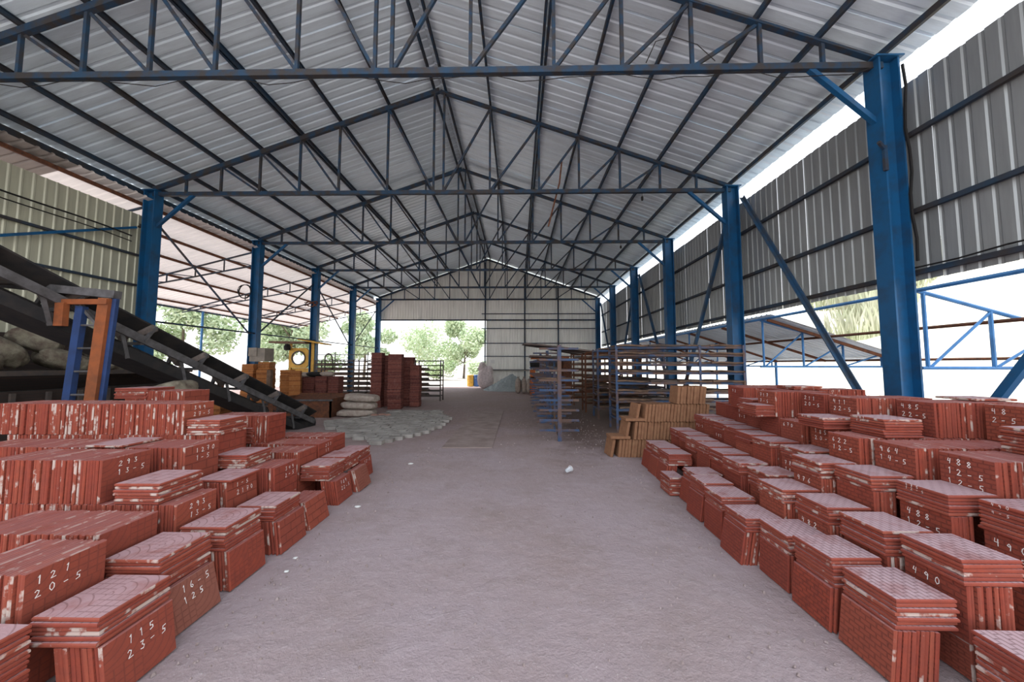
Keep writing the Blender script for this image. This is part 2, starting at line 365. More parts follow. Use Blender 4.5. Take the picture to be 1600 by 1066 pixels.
# ------------------------------------------------------------------ trusses
def truss(i, yv):
    t = thing('roof_truss', f'{ORD[i]} blue steel roof truss from the camera, spanning the shed between its columns', 'truss', (XC, yv, ZE), 'roof trusses')
    m = 'truss'
    for sgn in (1, -1):
        part('top_chord', MB().angle((XC, yv, ZR), (XC+sgn*SP/2, yv, ZEAVE), .09, .13, .02), m, t)
    part('bottom_chord', MB().beam((XL, yv, ZE), (XR, yv, ZE), .09, .105), m, t)
    for sgn in (1, -1):
        ds = [.14]+PD
        for d in ds:
            part('vertical_strut', MB().beam((XC+sgn*d, yv, ZE), (XC+sgn*d, yv, zpan(d)), .055, .055), m, t)
        for a, b in zip(ds[:-2], ds[1:-1]):
            part('diagonal_strut', MB().beam((XC+sgn*a, yv+.03, ZE+.04), (XC+sgn*b, yv+.03, zpan(b)-.03), .055, .055), m, t)
        part('knee_brace', MB().beam((XC+sgn*(SP/2-1.15), yv, ZE-.03), (XC+sgn*(SP/2-.1), yv, ZE-.98), .075, .075), 'blue', t)
    return t
for i, yv in enumerate(TY): truss(i, yv)
# the run of wire slung under the first truss
for nm, z0, x0, x1, lab in (('cable', -.02, XL+1, XR-.2, 'thin dark cable slung along the bottom chord of the nearest truss'),):
    pts = [(x0+(x1-x0)*k/40, TY[0]-.08, ZE-.10-.13*abs(math.sin(k*.55))-.03*math.sin(k*2.3)) for k in range(41)]
    tag(link('cable', MB().tube(pts, .008, 4).mesh('cable', MT['wire'])), lab, 'cable')
pts = [(2.1, TY[0]-.02, 6.62+.0), (2.25, TY[0]-.06, 6.95), (2.5, TY[0]-.1, 7.0), (2.9, TY[0]-.1, 6.85), (3.2, TY[0]-.06, 6.6)]
tag(link('cable', MB().tube(pts, .008, 4).mesh('cable', MT['wire'])), 'loop of cable rising above the bottom chord of the nearest truss', 'cable')
# rusty rod hanging from the second truss, two bulbs
solo('hanging_rod', MB().tube([(1.25, TY[1]+.1, ZE+.93), (1.18, TY[1]+.1, ZE+.3), (.86, TY[1]+.12, ZE-.95)], .022, 6), 'rust', 'rusty notched rod hanging tilted from the second roof truss', 'rod', (1.0, TY[1], ZE))
for (x, yv, lab) in ((3.46, TY[1], 'dark bulb socket hanging from the second roof truss'), (4.05, TY[2], 'dark bulb socket hanging from the third roof truss')):
    t = thing('hanging_bulb', lab, 'lamp', (x, yv, ZE))
    part('cord', MB().tube([(x, yv, ZE-.05), (x, yv, ZE-.16)], .006, 4), 'wire', t)
    part('socket', MB().lathe([(.012, -.15), (.035, -.17), (.035, -.24), (.028, -.27), (.0, -.275)], 8, (x, yv, ZE)), 'wire', t)

# ------------------------------------------------------------------ columns, braces
def column(x, yv, inward, lab, g):
    t = thing('steel_column', lab, 'column', (x, yv, 0), g); d, b, tf = .15, .13, .014
    for s, nm in ((-1, 'flange'), (1, 'flange')):
        part(nm, MB().box(x+s*d-tf, x+s*d+tf, yv-b, yv+b, 0, ZE+.06), 'blue', t)
    part('web', MB().box(x-d, x+d, yv-.008, yv+.008, 0, ZE+.06), 'blue', t)
    part('cap_plate', MB().box(x-.22, x+.22, yv-.16, yv+.16, ZE+.06, ZE+.085), 'blue', t)
    part('base_plate', MB().box(x-.24, x+.24, yv-.22, yv+.22, 0, .02), 'dark_steel', t)
    return t
for i, yv in enumerate(TY):
    column(XR, yv, -1, f'{ORD[i]} blue steel column along the tall sheet wall', 'columns along the sheet wall')
    column(XL, yv, 1, f'{ORD[i]} blue steel column along the open lean-to side', 'columns along the open side')
BR = [(1, 0, ''), (1, 2, ''), (3, 2, ''), (3, 4, ''), (5, 4, '')]
names = ['nearest', 'second', 'third', 'fourth', 'fifth']
for j, (a, b, _) in enumerate(BR):
    s = 1 if TY[b] > TY[a] else -1
    p, q = (XR+.16, TY[a]+s*.25, ZE-.3), (XR+.16, TY[b]-s*.2, .05)
    solo('wall_brace', MB().angle(p, q, .09, .09, .02), 'brace', f'{names[j]} slanting blue brace crossing a bay of the sheet wall', 'brace', q, 'braces of the sheet wall')
    p, q = (XL-.05, TY[a]+s*.2, ZE-.75), (XL-.05, TY[b]-s*.2, 2.9)
    if j != 0: solo('wall_brace', MB().angle(p, q, .07, .07, .015), 'truss', f'{names[j]} slanting steel brace between columns of the open lean-to side', 'brace', q, 'braces of the open side')
p, q = (XR+.16, TY[0]-4.148+.1, ZE-.3), (XR+.16, TY[0]-.2, .05)
solo('wall_brace', MB().angle(p, q, .09, .09, .02), 'blue', 'slanting blue brace rising toward the camera from the nearest column foot', 'brace', q, 'braces of the sheet wall')

# ------------------------------------------------------------------ right wall of corrugated sheet
wr = struct('wall_right', (6.25, 0, 3.0))
wm = sheet_mesh('wall_sheet', 3.2, .8, .2, MT['wall'], -.017)
y = Y0
while y < 26.4:
    o = link('wall_sheet', wm, wr, (random.uniform(-.006, .006), y, random.uniform(-.012, .012)))
    o.rotation_euler = Euler((0, -pi/2, 0)); y += .8
for z in (3.12, 4.08, 5.31):
    part('girt', MB().beam((6.19, Y0, z), (6.19, 26.5, z), .06, .07), 'purlin', wr)
# far gable wall and door side
wb = struct('wall_back', (XC, 26.65, 0))
gm = {}
x = XL
while x < XR-.01:
    w = min(.8, XR+.02-x); zb = 0.0 if x+.4 > -2.75 else 4.96
    pr = profile(.8, .2, .03); vs = []
    for px, pz in pr:
        if px > w+1e-6: px = w
        X = x+px; vs += [(X, 26.65+pz, zb), (X, 26.65+pz, zraf(X)+.14)]
    mb = MB().add(vs, [(2*i, 2*i+2, 2*i+3, 2*i+1) for i in range(len(pr)-1)])
    part('wall_sheet', mb, 'wall_cream', wb); x += .8
for z in (1.31, 2.3, 3.27, 4.37, 5.47): part('girt', MB().beam((-2.7, 26.58, z), (XR, 26.58, z), .05, .06), 'truss', wb)
part('door_head', MB().beam((XL, 26.56, 5.0), (XR, 26.56, 5.0), .08, .1), 'truss', wb)
for X in (-2.42, .52, 3.0): part('wall_post', MB().beam((X, 26.54, 0), (X, 26.54, zraf(X)-.1), .1, .09), 'truss', wb)
part('ledge', MB().box(-2.3, 5.2, 26.25, 26.56, 1.24, 1.29), 'paver', wb)
solo('paper_notice', MB().box(-2.02, -1.70, 26.49, 26.50, 1.78, 2.05), 'paper', 'blank white paper sheet stuck on the cream far wall', 'notice', (-1.86, 26.49, 1.78))
# left wall: one bay of cream sheets beside the lean-to, on dark brickwork
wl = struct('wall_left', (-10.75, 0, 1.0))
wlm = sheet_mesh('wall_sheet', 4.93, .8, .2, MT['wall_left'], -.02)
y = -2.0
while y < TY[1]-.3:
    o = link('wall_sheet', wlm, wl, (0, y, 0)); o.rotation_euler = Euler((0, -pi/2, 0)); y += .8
for z in (1.9, 3.0, 3.9, 4.75): part('girt', MB().beam((-10.68, -2, z), (-10.68, TY[1], z), .05, .06), 'purlin', wl)
part('wall_brace', MB().beam((-10.62, 5.0, 3.4), (-10.62, 9.6, 5.5), .06, .06), 'blue', wl)
part('brick_footing', MB().box(-10.98, -10.6, -2, TY[1]-.2, 0, 2.35), 'brick', wl)
# eave beams and rail of the open side
solo('eave_beam', MB().beam((XL-.42, Y0, ZE-.0), (XL-.42, 26.4, ZE-.0), .06, .34), 'purlin', 'brown steel eave beam above the columns of the open side', 'beam', (XL, 0, ZE))
solo('side_rail', MB().beam((XL, TY[1], 2.91), (XL, 26.4, 2.91), .05, .05), 'truss', 'thin steel rail running between columns of the open lean-to side', 'rail', (XL, TY[1], 2.91))

# ------------------------------------------------------------------ left lean-to roof
lr = struct('roof_left', (XL+.02, 0, 6.36))
lsl = (6.36-4.62)/(17.2+XL+.02)
LL = math.hypot(6.95, 6.95*lsl)
lm = sheet_mesh('roof_sheet', LL, 1.0, .25, MT['side_roof'], .035); lm2 = sheet_mesh('roof_sheet', LL, 1.0, .25, MT['roof_dark'], .035)
for k in range(29):
    o = link('roof_sheet', lm if k > 8 else lm2, lr, (0, -1.0+k+1, 0)); o.rotation_euler = Euler((0, math.atan(lsl), pi))
for d in (.25, 1.4, 2.6, 3.8, 5.0, 6.2, 6.85):
    part('purlin', MB().beam((XL-.05-d, -1, 6.29-d*lsl), (XL-.05-d, 28, 6.29-d*lsl), .05, .09), 'rust' if d < 6.5 else 'truss', lr)
for i, yv in enumerate(TY[1:]):
    t = thing('side_truss', f'{ORD[i]} slender truss under the open side lean-to roof', 'truss', (XL-.2, yv, 5.6), 'lean-to trusses on the open side')
    zt = lambda d: 6.2-d*lsl
    part('top_chord', MB().beam((XL-.2, yv, zt(.15)), (XL-6.9, yv, zt(6.85)), .05, .05), 'purlin', t)
    part('bottom_chord', MB().beam((XL-.2, yv, zt(.15)-.55), (XL-6.9, yv, zt(6.85)-.1), .05, .05), 'purlin', t)
    for k in range(1, 6):
        d = k*1.15; zb = zt(.15)-.55 + (zt(6.85)-.1-zt(.15)+.55)*d/6.7
        part('vertical_strut', MB().beam((XL-.2-d, yv, zb), (XL-.2-d, yv, zt(d)), .035, .035), 'purlin', t)
        d2 = d-1.15; zb2 = zt(.15)-.55 + (zt(6.85)-.1-zt(.15)+.55)*d2/6.7
        part('diagonal_strut', MB().beam((XL-.2-d2, yv+.02, zb2), (XL-.2-d, yv+.02, zt(d)), .03, .03), 'purlin', t)
solo('lean_to_post', MB().tube([(-17.1, 19.1, 0), (-17.1, 19.1, 4.55)], .055, 8), 'blue_light', 'slim blue post under the low edge of the open side roof', 'post', (-17.1, 19.1, 0))

# ------------------------------------------------------------------ right lean-to beyond the sheet wall
rr = struct('roof_right', (6.45, 9.2, 2.98))
rsl = (2.98-1.98)/(9.5-6.45); RL = math.hypot(3.5, 3.5*rsl)
rmm = sheet_mesh('roof_sheet', RL, 1.0, .2, MT['roof'], .03)
for k in range(18):
    o = link('roof_sheet', rmm, rr, (0, k, 0)); o.rotation_euler = Euler((0, math.atan(rsl), 0))
for d in (1.5, 3.3):
    part('purlin', MB().tube([(6.45+d, 2.0, 2.9-d*rsl), (6.45+d, 27, 2.9-d*rsl)], .035, 6), 'rust', rr)
part('purlin', MB().tube([(6.5, 1.0, 2.9), (6.5, 27, 2.9)], .035, 6), 'blue_light', rr)
for k in range(8): part('roof_batten', MB().beam((6.5, 9.4+k*2.1, 2.86), (9.7, 9.4+k*2.1, 2.86-3.2*rsl), .05, .07), 'rust', rr)
for i, yv in enumerate((1.6, 5.9, 9.75, 13.9, 18.0)):
    t = thing('pipe_truss', f'{ORD[i]} blue pipe truss of the low roof outside the sheet wall', 'truss', (6.6, yv, 1.62), 'pipe trusses outside the sheet wall')
    part('top_pipe', MB().tube([(6.5, yv, 2.9), (9.9, yv, 2.84-3.4*rsl*.82)], .032, 6), 'blue_light', t)
    part('bottom_pipe', MB().tube([(6.5, yv, 1.64), (9.9, yv, 1.64)], .03, 6), 'blue_light', t)
    xs = [6.6, 7.65, 8.7, 9.7]; zt = lambda X: 2.88-(X-6.5)*rsl*.85
    for X in xs: part('vertical_pipe', MB().tube([(X, yv, 1.64), (X, yv, zt(X))], .028, 6), 'blue_light', t)
    for a, b in zip(xs, xs[1:]): part('diagonal_pipe', MB().tube([(a+.05, yv, 1.66), (b, yv, zt(b)-.02)], .022, 6), 'blue_light', t)
    part('post', MB().tube([(9.85, yv, 0), (9.85, yv, 2.0)], .045, 8), 'blue_light', t)

# ------------------------------------------------------------------ red tiles
TT = .0205
def tile_geo(a, b, t):
    """one tile, centred; moulded face +z with a small chamfer; returns verts, faces, uvs per loop"""
    c, d = .005, .006; v = []
    for z, s in ((-t/2, c*.8), (-t/2+d*.7, 0), (t/2-d, 0), (t/2, c)):
        v += [(-a/2+s, -b/2+s, z), (a/2-s, -b/2+s, z), (a/2-s, b/2-s, z), (-a/2+s, b/2-s, z)]
    f = [(0, 3, 2, 1), (12, 13, 14, 15)]
    for r in range(3):
        for k in range(4): f.append((r*4+k, r*4+(k+1) % 4, r*4+4+(k+1) % 4, r*4+4+k))
    uv = []
    for i, q in enumerate(f):
        for j in q:
            x, y, z = v[j]
            if i < 2: uv.append((y/b+.5, x/a+.5))
            else: uv.append((2.2+y/b, z*3))
    return np.array(v), f, uv
GEO = {}
def tgeo(key):
    if key not in GEO: GEO[key] = tile_geo(*key)
    return GEO[key]
TM = {}
def tmesh(key, m):
    k = (key, m)
    if k not in TM:
        v, f, uv = tgeo(key); me = bpy.data.meshes.new('tile'); me.from_pydata([tuple(p) for p in v], [], f)
        u = me.uv_layers.new(name='uv'); u.data.foreach_set('uv', [c for p in uv for c in p]); me.materials.append(MT[m]); TM[k] = me
    return TM[k]
TILES = []
CHALK = {}
def put(key, m, Mx, w, label, group, chalk=None, sgn=1):
    TILES.append([key, m, Mx, w, label, group, chalk, sgn])
def weight(area, c):
    d = Vector(c) - Vector((0, 0, CH)); dist = d.length; yf = max(d.y, .2)
    px = 809 + 561*d.x/yf; py = 570 - 561*d.z/yf
    if not (-40 < px < 1640 and py < 1130): return 0
    return area/dist**2
def jit(a): return random.uniform(-a, a)
def bundle(sgn, x, y, zb, nv, nf, h, dep, wid, place, pat, lean=.03, chalk=None, fchalk=None, mud=False, filler=True, flat_only=False, show=1.0, fdx=0.0, vis_w=None):
    """sgn +1: pile beside the sheet wall (faces look to -x); -1: pile by the conveyor (faces look to +x)"""
    pm = 'tile_'+pat; zt = zb; nv = round(nv*1.12); nf = round(nf*1.14) if nf > 1 else nf
    P = place
    adj = {'brick': 'brick-patterned', 'fan': 'fan-patterned', 'plank': 'plank-patterned'}[pat]
    if not flat_only:
        key = (h, dep, TT)
        for i in range(nv):
            if vis_w is None and i*(TT+.0034) > 2.4: break
            ln = lean + jit(.012)
            cx_ = x + sgn*(TT/2 + i*(TT+.0034)); cy_ = y + dep/2 + jit(.009 if i else .002)
            c = Vector((cx_ + sgn*math.sin(lean)*h*.5, cy_, zb + h/2*math.cos(lean) - (.003*random.random() if i else 0)))
            R = Euler((0, (-pi/2 + ln) if sgn > 0 else (pi/2 - ln), jit(.012))).to_matrix().to_4x4(); R.translation = c
            if i == 0:
                lab = (f'muddy red tile facing the aisle, {P}' if mud else f'{adj} red tile ' + (f'chalked {chalk[0]} ' if chalk else '') + f'facing the aisle, {P}')
                put(key, 'tile_brown' if mud else pm, R, weight(h*dep*.75, c)*show, lab, None, chalk, sgn)
            else:
                put(key, pm, R, weight(dep*TT*.9 + h*TT*(.9 if i < 9 else .2), c)*show*(.9 if nf == 0 else .5), f'{NTH[min(i, 97)]} tile on edge from the aisle, {P}', 'edgewise '+P)
        zt = zb + h*math.cos(lean)+.001
    key = (wid, dep, TT)
    for k in range(nf):
        c = Vector((x + sgn*(wid/2-.012) + fdx + jit(.007), y + dep/2 + jit(.008), zt + TT/2 + k*(TT+.0024)))
        R = Euler((0, 0, jit(.022))).to_matrix().to_4x4(); R.translation = c; top = k == nf-1
        put(key, pm, R, weight((wid*dep*.6 if top else 0) + (wid+dep)*TT*.8, c)*show,
            f'dusty red topmost tile, {P}' if top else f'{NTH[nf-1-k]} tile down, {P}', None if top else 'lying flat '+P, fchalk.get(nf-1-k) if fchalk else None, sgn*10)
    if filler and zb > .05:
        n = max(1, round(zb/.30)); hh = zb/n
        for L in range(n):
            for i in range(min(nv if not flat_only else 12, 60)):
                c = Vector((x + sgn*(TT/2+.004 + i*(TT+.002)), y+dep/2+jit(.008), L*hh+hh/2))
                R = Euler((0, (-pi/2) if sgn > 0 else pi/2, jit(.01))).to_matrix().to_4x4(); R.translation = c
                put((hh-.001, dep, TT), pm, R, 0, '', None)
    return zt + nf*TT

RY = [2.05, 2.42, 2.81, 3.18, 3.60, 4.02, 4.43, 4.82, 5.20, 5.58, 5.96]
RN = ['nearest', 'second', 'third', 'fourth', 'fifth', 'sixth', 'seventh', 'eighth', 'ninth', 'tenth', 'eleventh']
STEP = ['lowest step', 'second step', 'third step', 'broad terrace', 'top tier']
def rp_(r, s, extra=''): return f'{RN[r]} row, {STEP[s]}, sheet-wall pile' + extra
HR, DR, WR = .302, .318, .325
# lowest step: (x, verticals, flats)
c1 = [(1.98, 9, 6, .12, 2.03), (1.97, 5, 7, .1, 2.01), (2.00, 4, 5, .05, 2.02), (1.88, 8, 4, .18, 1.94), (1.95, 4, 5, .06, 1.97), (1.96, 4, 5, .15, 2.02), (2.06, 5, 4, .15, 2.12), None, (2.06, 5, 6, .18, 2.13), (2.07, 5, 6, .2, 2.15), (2.10, 6, 5, .2, 2.19)]
for r, q in enumerate(c1):
    if q: bundle(1, q[0], RY[r], 0, q[1], q[2], .272, DR, WR, rp_(r, 0), 'brick', q[3], fdx=q[4]-q[0]+.012)
bundle(1, 1.98, 4.80, 0, 0, 9, HR, DR, WR*.6, rp_(7, 0), 'brick', flat_only=True)
c2 = [(2.42, 9, 5, ['490', '9-5']), (2.37, 5, 6, ['982']), (2.34, 5, 5, ['482', '9-5']), (2.27, 6, 4, None), (2.45, 4, 7, None), (2.42, 5, 5, None), (2.48, 5, 5, None), (2.5, 8, 5, None), (2.53, 6, 7, None), (2.6, 7, 5, None), (2.62, 7, 5, None)]
for r, q in enumerate(c2):
    n = q[2]; zb = (.635 if r == 0 else .62) - round(n*1.14)*(TT+.0024) - HR
    bundle(1, q[0], RY[r]+.01, zb, q[1], n, HR, DR, WR, rp_(r, 1), 'brick', .012, q[3])
c3 = [(2.92, 8, 7, ['490', '9-5']), (2.79, 5, 5, ['488', '12-5']), (2.68, 6, 4, None), (2.60, 5, 5, ['476', '11-5']), (2.79, 6, 4, ['78-5', '182']), (2.76, 6, 3, None), (2.81, 7, 4, None), (2.88, 8, 3, None), (2.95, 8, 5, ['782']), (3.0, 7, 4, None), (3.04, 7, 4, ['72-5'])]
for r, q in enumerate(c3):
    n = q[2]; zb = .85 - round(n*1.14)*(TT+.0024) - HR
    bundle(1, q[0], RY[r]+.01, zb, q[1], n, HR, DR, WR, rp_(r, 2), 'brick', .01, q[3], {0: '475', 1: '12-5'} if r == 1 else ({0: '490', 2: '4-5'} if r == 0 else None))
# terrace of long rows
tx = [3.28, 3.10, 3.01, 2.94, 3.12, 3.10, 3.15, 3.22, 3.3, 3.35, 3.4]
tch = [None, ['488', '12-5', '12-5'], ['964', '14-5'], ['622', '12-5'], ['185', '20-5'], ['670'], None, ['177'], ['72', '7-5'], None, None]
for r, x in enumerate(tx):
    n = int((4.75-x)/(TT+.0034)) if r < 9 else 52
    bundle(1, x, RY[r]+.01, 1.06-HR, n, 0, HR, DR, WR, rp_(r, 3), 'brick', 0.0, tch[r], vis_w=1)
# top tier
for r, x, n, ch in ((3, 3.60, 30, ['485', '22-5']), (4, 3.33, 28, ['411', '22-5']), (5, 3.36, 8, ['211', '20-5']), (6, 3.12, 26, ['717', '7-5']), (2, 3.95, 24, ['48', '2-5']), (7, 3.5, 40, None), (8, 3.22, 24, ['72']), (9, 3.4, 40, None)):
    bundle(1, x, RY[r]+.01, 1.062, n, 0, HR, DR, WR, rp_(r, 4), 'brick', 0.0, ch, filler=False, vis_w=1)
bundle(1, 3.16, RY[3]+.0, 1.062, 0, 6, HR, DR, WR, 'flat stack before the fourth row, top tier, sheet-wall pile', 'brick', flat_only=True, filler=False, fchalk={0: '488', 1: '22-5'})
bundle(1, 2.98, RY[4]-.02, 1.062, 0, 4, HR, DR, WR, 'flat stack before the fifth row, top tier, sheet-wall pile', 'brick', flat_only=True, filler=False, fchalk={0: '12-5'})
bundle(1, 3.55, RY[1]+.0, 1.062, 0, 7, HR, DR, WR, 'flat stack before the second row, top tier, sheet-wall pile', 'brick', flat_only=True, filler=False)
bundle(1, 3.32, RY[0]+.0, 1.062, 0, 6, HR, DR, WR, 'flat stack at the nearest row, top tier, sheet-wall pile', 'brick', flat_only=True, filler=False)
bundle(1, 3.17, RY[8]-.26, 1.062, 0, 6, HR, DR, WR, 'orange-red flat stack, ninth row, top tier, sheet-wall pile', 'brick', flat_only=True, filler=False)
bundle(1, 2.90, RY[6]+.02, 1.062, 0, 5, HR, DR, WR*.7, 'small flat stack, seventh row, top tier, sheet-wall pile', 'brick', flat_only=True, filler=False)
bundle(1, 4.1, 3.30, 1.368, 0, 1, HR, DR, WR*1.1, 'single grey tile on the top tier, sheet-wall pile', 'brick', flat_only=True, filler=False)
bundle(1, 3.6, 4.75, 1.368, 0, 2, HR, DR, WR*1.1, 'loose pair on the far top tier, sheet-wall pile', 'brick', flat_only=True, filler=False)
# corner stack at the very front
bundle(1, 2.33, 1.64, 0, 0, 13, HR, DR, WR, 'corner stack before the nearest row, sheet-wall pile', 'brick', flat_only=True)

LY = [1.85, 2.28, 2.76, 3.28, 3.74, 4.40, 4.86, 5.35]
HL, DL, WLf = .33, .375, .35
def lp_(r, s, extra=''): return f'{RN[r]} row, {STEP[s] if s < 3 else ["high ledge", "top ledge"][s-3]}, conveyor pile' + extra
l1 = [(-2.03, 9, 5, 'fan', ['115', '23-5'], .16, -2.10), (-2.12, 7, 8, 'fan', ['16-5', '125'], .26, -2.22), (-2.14, 6, 7, 'fan', None, .10, -2.20), (-2.10, 7, 5, 'plank', None, .14, -2.18), (-2.11, 9, 0, 'plank', None, .25, 0), (-2.15, 7, 7, 'plank', ['789', '22-5'], .18, -2.28), (-2.10, 4, 7, 'plank', None, .30, -2.29), (-2.27, 6, 5, 'plank', ['12-5'], .15, -2.33)]
for r, q in enumerate(l1):
    bundle(-1, q[0], LY[r], 0, q[1], q[2], .285, DL, WLf, lp_(r, 0), q[3], q[5], q[4], mud=(r in (1, 6)), fdx=q[6]-q[0]-.012 if q[2] else 0)
l2 = [(-2.51, 16, 0, 'fan', ['121', '20-5'], .0), (-2.63, 34, 0, 'fan', None, 0), (-2.60, 30, 0, 'fan', ['293', '13-5'], .0), (-2.61, 9, 1, 'plank', ['1-5', '2170'], .10), (-2.50, 14, 0, 'plank', ['349', '2-5'], .04), (-2.65, 18, 0, 'plank', None, .03), (-2.67, 36, 0, 'plank', ['231', '11'], .02), (-2.73, 34, 0, 'plank', None, .02)]
for r, q in enumerate(l2):
    bundle(-1, q[0], LY[r]+.01, .62-HL, q[1], q[2], HL, DL, WLf, lp_(r, 1), q[3], q[5], q[4], vis_w=1)
bundle(-1, -2.74, LY[2]+.0, .622, 0, 6, HL, DL, WLf, 'flat stack above the third row, second step, conveyor pile', 'plank', flat_only=True, filler=False)
bundle(-1, -2.80, LY[4]-.02, .622, 0, 5, HL, DL, WLf, 'lime-streaked flat stack above the fifth row, second step, conveyor pile', 'plank', flat_only=True, filler=False)
bundle(-1, -3.60, LY[6]+.0, .622, 0, 8, HL, DL, WLf, 'small dull flat stack above the seventh row, second step, conveyor pile', 'plank', flat_only=True, filler=False, fchalk={1: '25'})
l3 = [(2, -3.20, 34, ['293', '13-5'], 'fan', 0.0), (3, -3.03, 78, ['1270', '1-5'], 'plank', .03), (4, -3.12, 84, None, 'plank', .02), (5, -3.6, 30, None, 'plank', 0)]
for r, x, n, ch, pat, ln in l3:
    bundle(-1, x, LY[r]+.01, .622 if r != 3 else .60, n, 6 if r == 4 else 0, HL, DL, WLf, lp_(r, 2), pat, ln, ch, vis_w=1, filler=True)
bundle(-1, -3.40, LY[6]+.05, .63, 30, 0, .36, DL, WLf, lp_(6, 2), 'plank', .0, None, vis_w=1)
bundle(-1, -3.60, LY[3]-.02, .935, 0, 1, HL, DL, WLf, 'lone flat tile, fourth row, third step, conveyor pile', 'plank', flat_only=True, filler=False)
bundle(-1, -3.50, LY[4]+.01, .955, 76, 0, .32, DL, WLf, lp_(4, 3), 'plank', 0.0, ['349', '27-5'], vis_w=1)
bundle(-1, -4.25, LY[5]+.15, 1.03, 20, 0, .32, DL, WLf, lp_(5, 4), 'plank', 0.0, None, vis_w=1)
bundle(-1, -4.75, LY[5]+.15, 1.25, 0, 5, .32, DL, WLf*1.2, 'flat stack on the sixth row, top ledge, conveyor pile', 'plank', flat_only=True)
bundle(-1, -2.37, 1.42, 0, 0, 17, HL, DL, WLf, 'corner stack before the nearest row, conveyor pile', 'fan', flat_only=True)

# chalk handwriting as thin strokes
DG = {'0': [[(.3,1),(.08,.75),(.05,.35),(.25,0),(.5,.25),(.52,.7),(.3,1)]], '1': [[(.18,.8),(.34,1),(.30,0)]],
 '2': [[(.05,.8),(.25,1),(.5,.8),(.35,.45),(.02,.02),(.6,.06)]], '3': [[(.08,.95),(.45,.98),(.22,.58),(.5,.35),(.35,.02),(.02,.1)]],
 '4': [[(.15,1),(.05,.5),(.5,.5)], [(.45,.95),(.40,0)]], '5': [[(.55,1),(.15,.95),(.12,.55),(.45,.5),(.48,.15),(.05,.02)]],
 '6': [[(.45,1),(.12,.55),(.08,.2),(.3,0),(.5,.2),(.35,.45),(.1,.3)]], '7': [[(.02,.95),(.52,1),(.25,0)], [(.1,.5),(.5,.5)]],
 '8': [[(.3,.52),(.08,.78),(.3,1),(.5,.78),(.3,.52),(.05,.22),(.3,0),(.55,.22),(.3,.52)]], '9': [[(.5,.75),(.28,1),(.08,.72),(.3,.52),(.5,.75),(.42,0)]],
 '-': [[(.05,.45),(.5,.5)]]}
def chalk_mb(lines, h, gap, u0_, v0_, fx):
    out = []; wv = h*.10
    for li, s in enumerate(lines):
        for ci, ch in enumerate(s):
            mb = MB(); out.append(mb); sc = h*random.uniform(.9, 1.08); ou = u0_ + ci*gap + jit(h*.06); ov = v0_ - li*h*1.75 + jit(h*.08); sh = jit(.12)
            for st in DG[ch]:
                for (a, b), (c, d) in zip(st, st[1:]):
                    p = Vector((ou+a*sc+sh*b*sc, ov+b*sc)); q = Vector((ou+c*sc+sh*d*sc, ov+d*sc)); e = (q-p)
                    if e.length < 1e-5: continue
                    e.normalize(); w = Vector((-e.y, e.x))*wv/2*random.uniform(.8, 1.25); p -= e*wv*.3; q += e*wv*.3
                    mb.add([fx(*(p+w)), fx(*(p-w)), fx(*(q-w)), fx(*(q+w))], [(0, 1, 2, 3)])
    return out
TILES.sort(key=lambda t: -t[3])
NIND = 292
seen = {}
for key, m, Mx, w, label, group, chalk, sgn in TILES[:NIND]:
    o = link('tile', tmesh(key, m)); o.matrix_world = Mx
    tag(o, label, 'tile', group)
def put_chalk(t, parent):
    key, m, Mx, w, label, group, chalk, sgn = t
    if abs(sgn) < 5:
        a, b, tt = key; h = .040
        f = (lambda u, v: (v, -u, tt/2+.0012)) if sgn > 0 else (lambda u, v: (-v, u, tt/2+.0012))
        nmax = max(len(s) for s in chalk); g = min(.068, b*.8/nmax)
        g = min(g, .058); u0_ = -b/2+.05 if sgn > 0 else (-b/2+.05 if chalk[0] == '121' else b/2-.025-g*nmax)
        mb = chalk_mb(chalk, h, g, u0_, a/2-.075 , f)
    else:
        a, b, tt = key; s = -1 if sgn > 0 else 1
        f = (lambda u, v: (-a/2-.001, -u, v)) if sgn > 0 else (lambda u, v: (a/2+.001, u, v))
        mb = chalk_mb([chalk], .019, .034, -b*.3, -.009, f)
    if parent is so:                                   # lettering on far tiles: joined
        al = MB()
        for q in mb: al.add(q.v, q.f)
        mb = [al]
    for q in mb:
        o = bpy.data.objects.new('chalk_lettering' if parent is so else 'chalk_digit', q.mesh('chalk_digit', MT['chalk'])); COL.objects.link(o); o.parent = parent
        if parent is so: o['kind'] = 'stuff'
# stuff: every remaining tile in one object
def join_tiles(name, rows):
    groups = {}
    V, F, UV, RN_, MI = [], [], [], [], []; mats = []; off = 0
    for i, t in enumerate(rows):
        key, m, Mx = t[0], t[1], t[2]
        v, f, uv = tgeo(key); A = np.array(Mx); V.append(v @ A[:3, :3].T + A[:3, 3])
        if m not in mats: mats.append(m)
        F += [tuple(j+off for j in q) for q in f]; UV += uv; r = random.random(); RN_ += [r]*16; MI += [mats.index(m)]*len(f); off += 16
    me = bpy.data.meshes.new(name); me.from_pydata(np.concatenate(V).tolist(), [], F)
    u = me.uv_layers.new(name='uv'); u.data.foreach_set('uv', [c for p in UV for c in p])
    at = me.attributes.new('rnd', 'FLOAT', 'POINT'); at.data.foreach_set('value', RN_)
    for m in mats: me.materials.append(MT[m])
    me.polygons.foreach_set('material_index', MI); return me
rest = TILES[NIND:]
so = link('stacked_tiles', join_tiles('stacked_tiles', rest)); so['kind'] = 'stuff'; so['label'] = 'the many further red tiles packed inside and behind the stacks'; so['category'] = 'tiles'
ind = [o for o in COL.objects if o.name.split('.')[0] == 'tile']
for o, t in zip(ind, TILES[:NIND]):
    if t[6]: put_chalk(t, o)
for t in rest:
    if t[6]:
        put_chalk(t, so); c = [o for o in so.children][-1]; c.matrix_local = t[2]

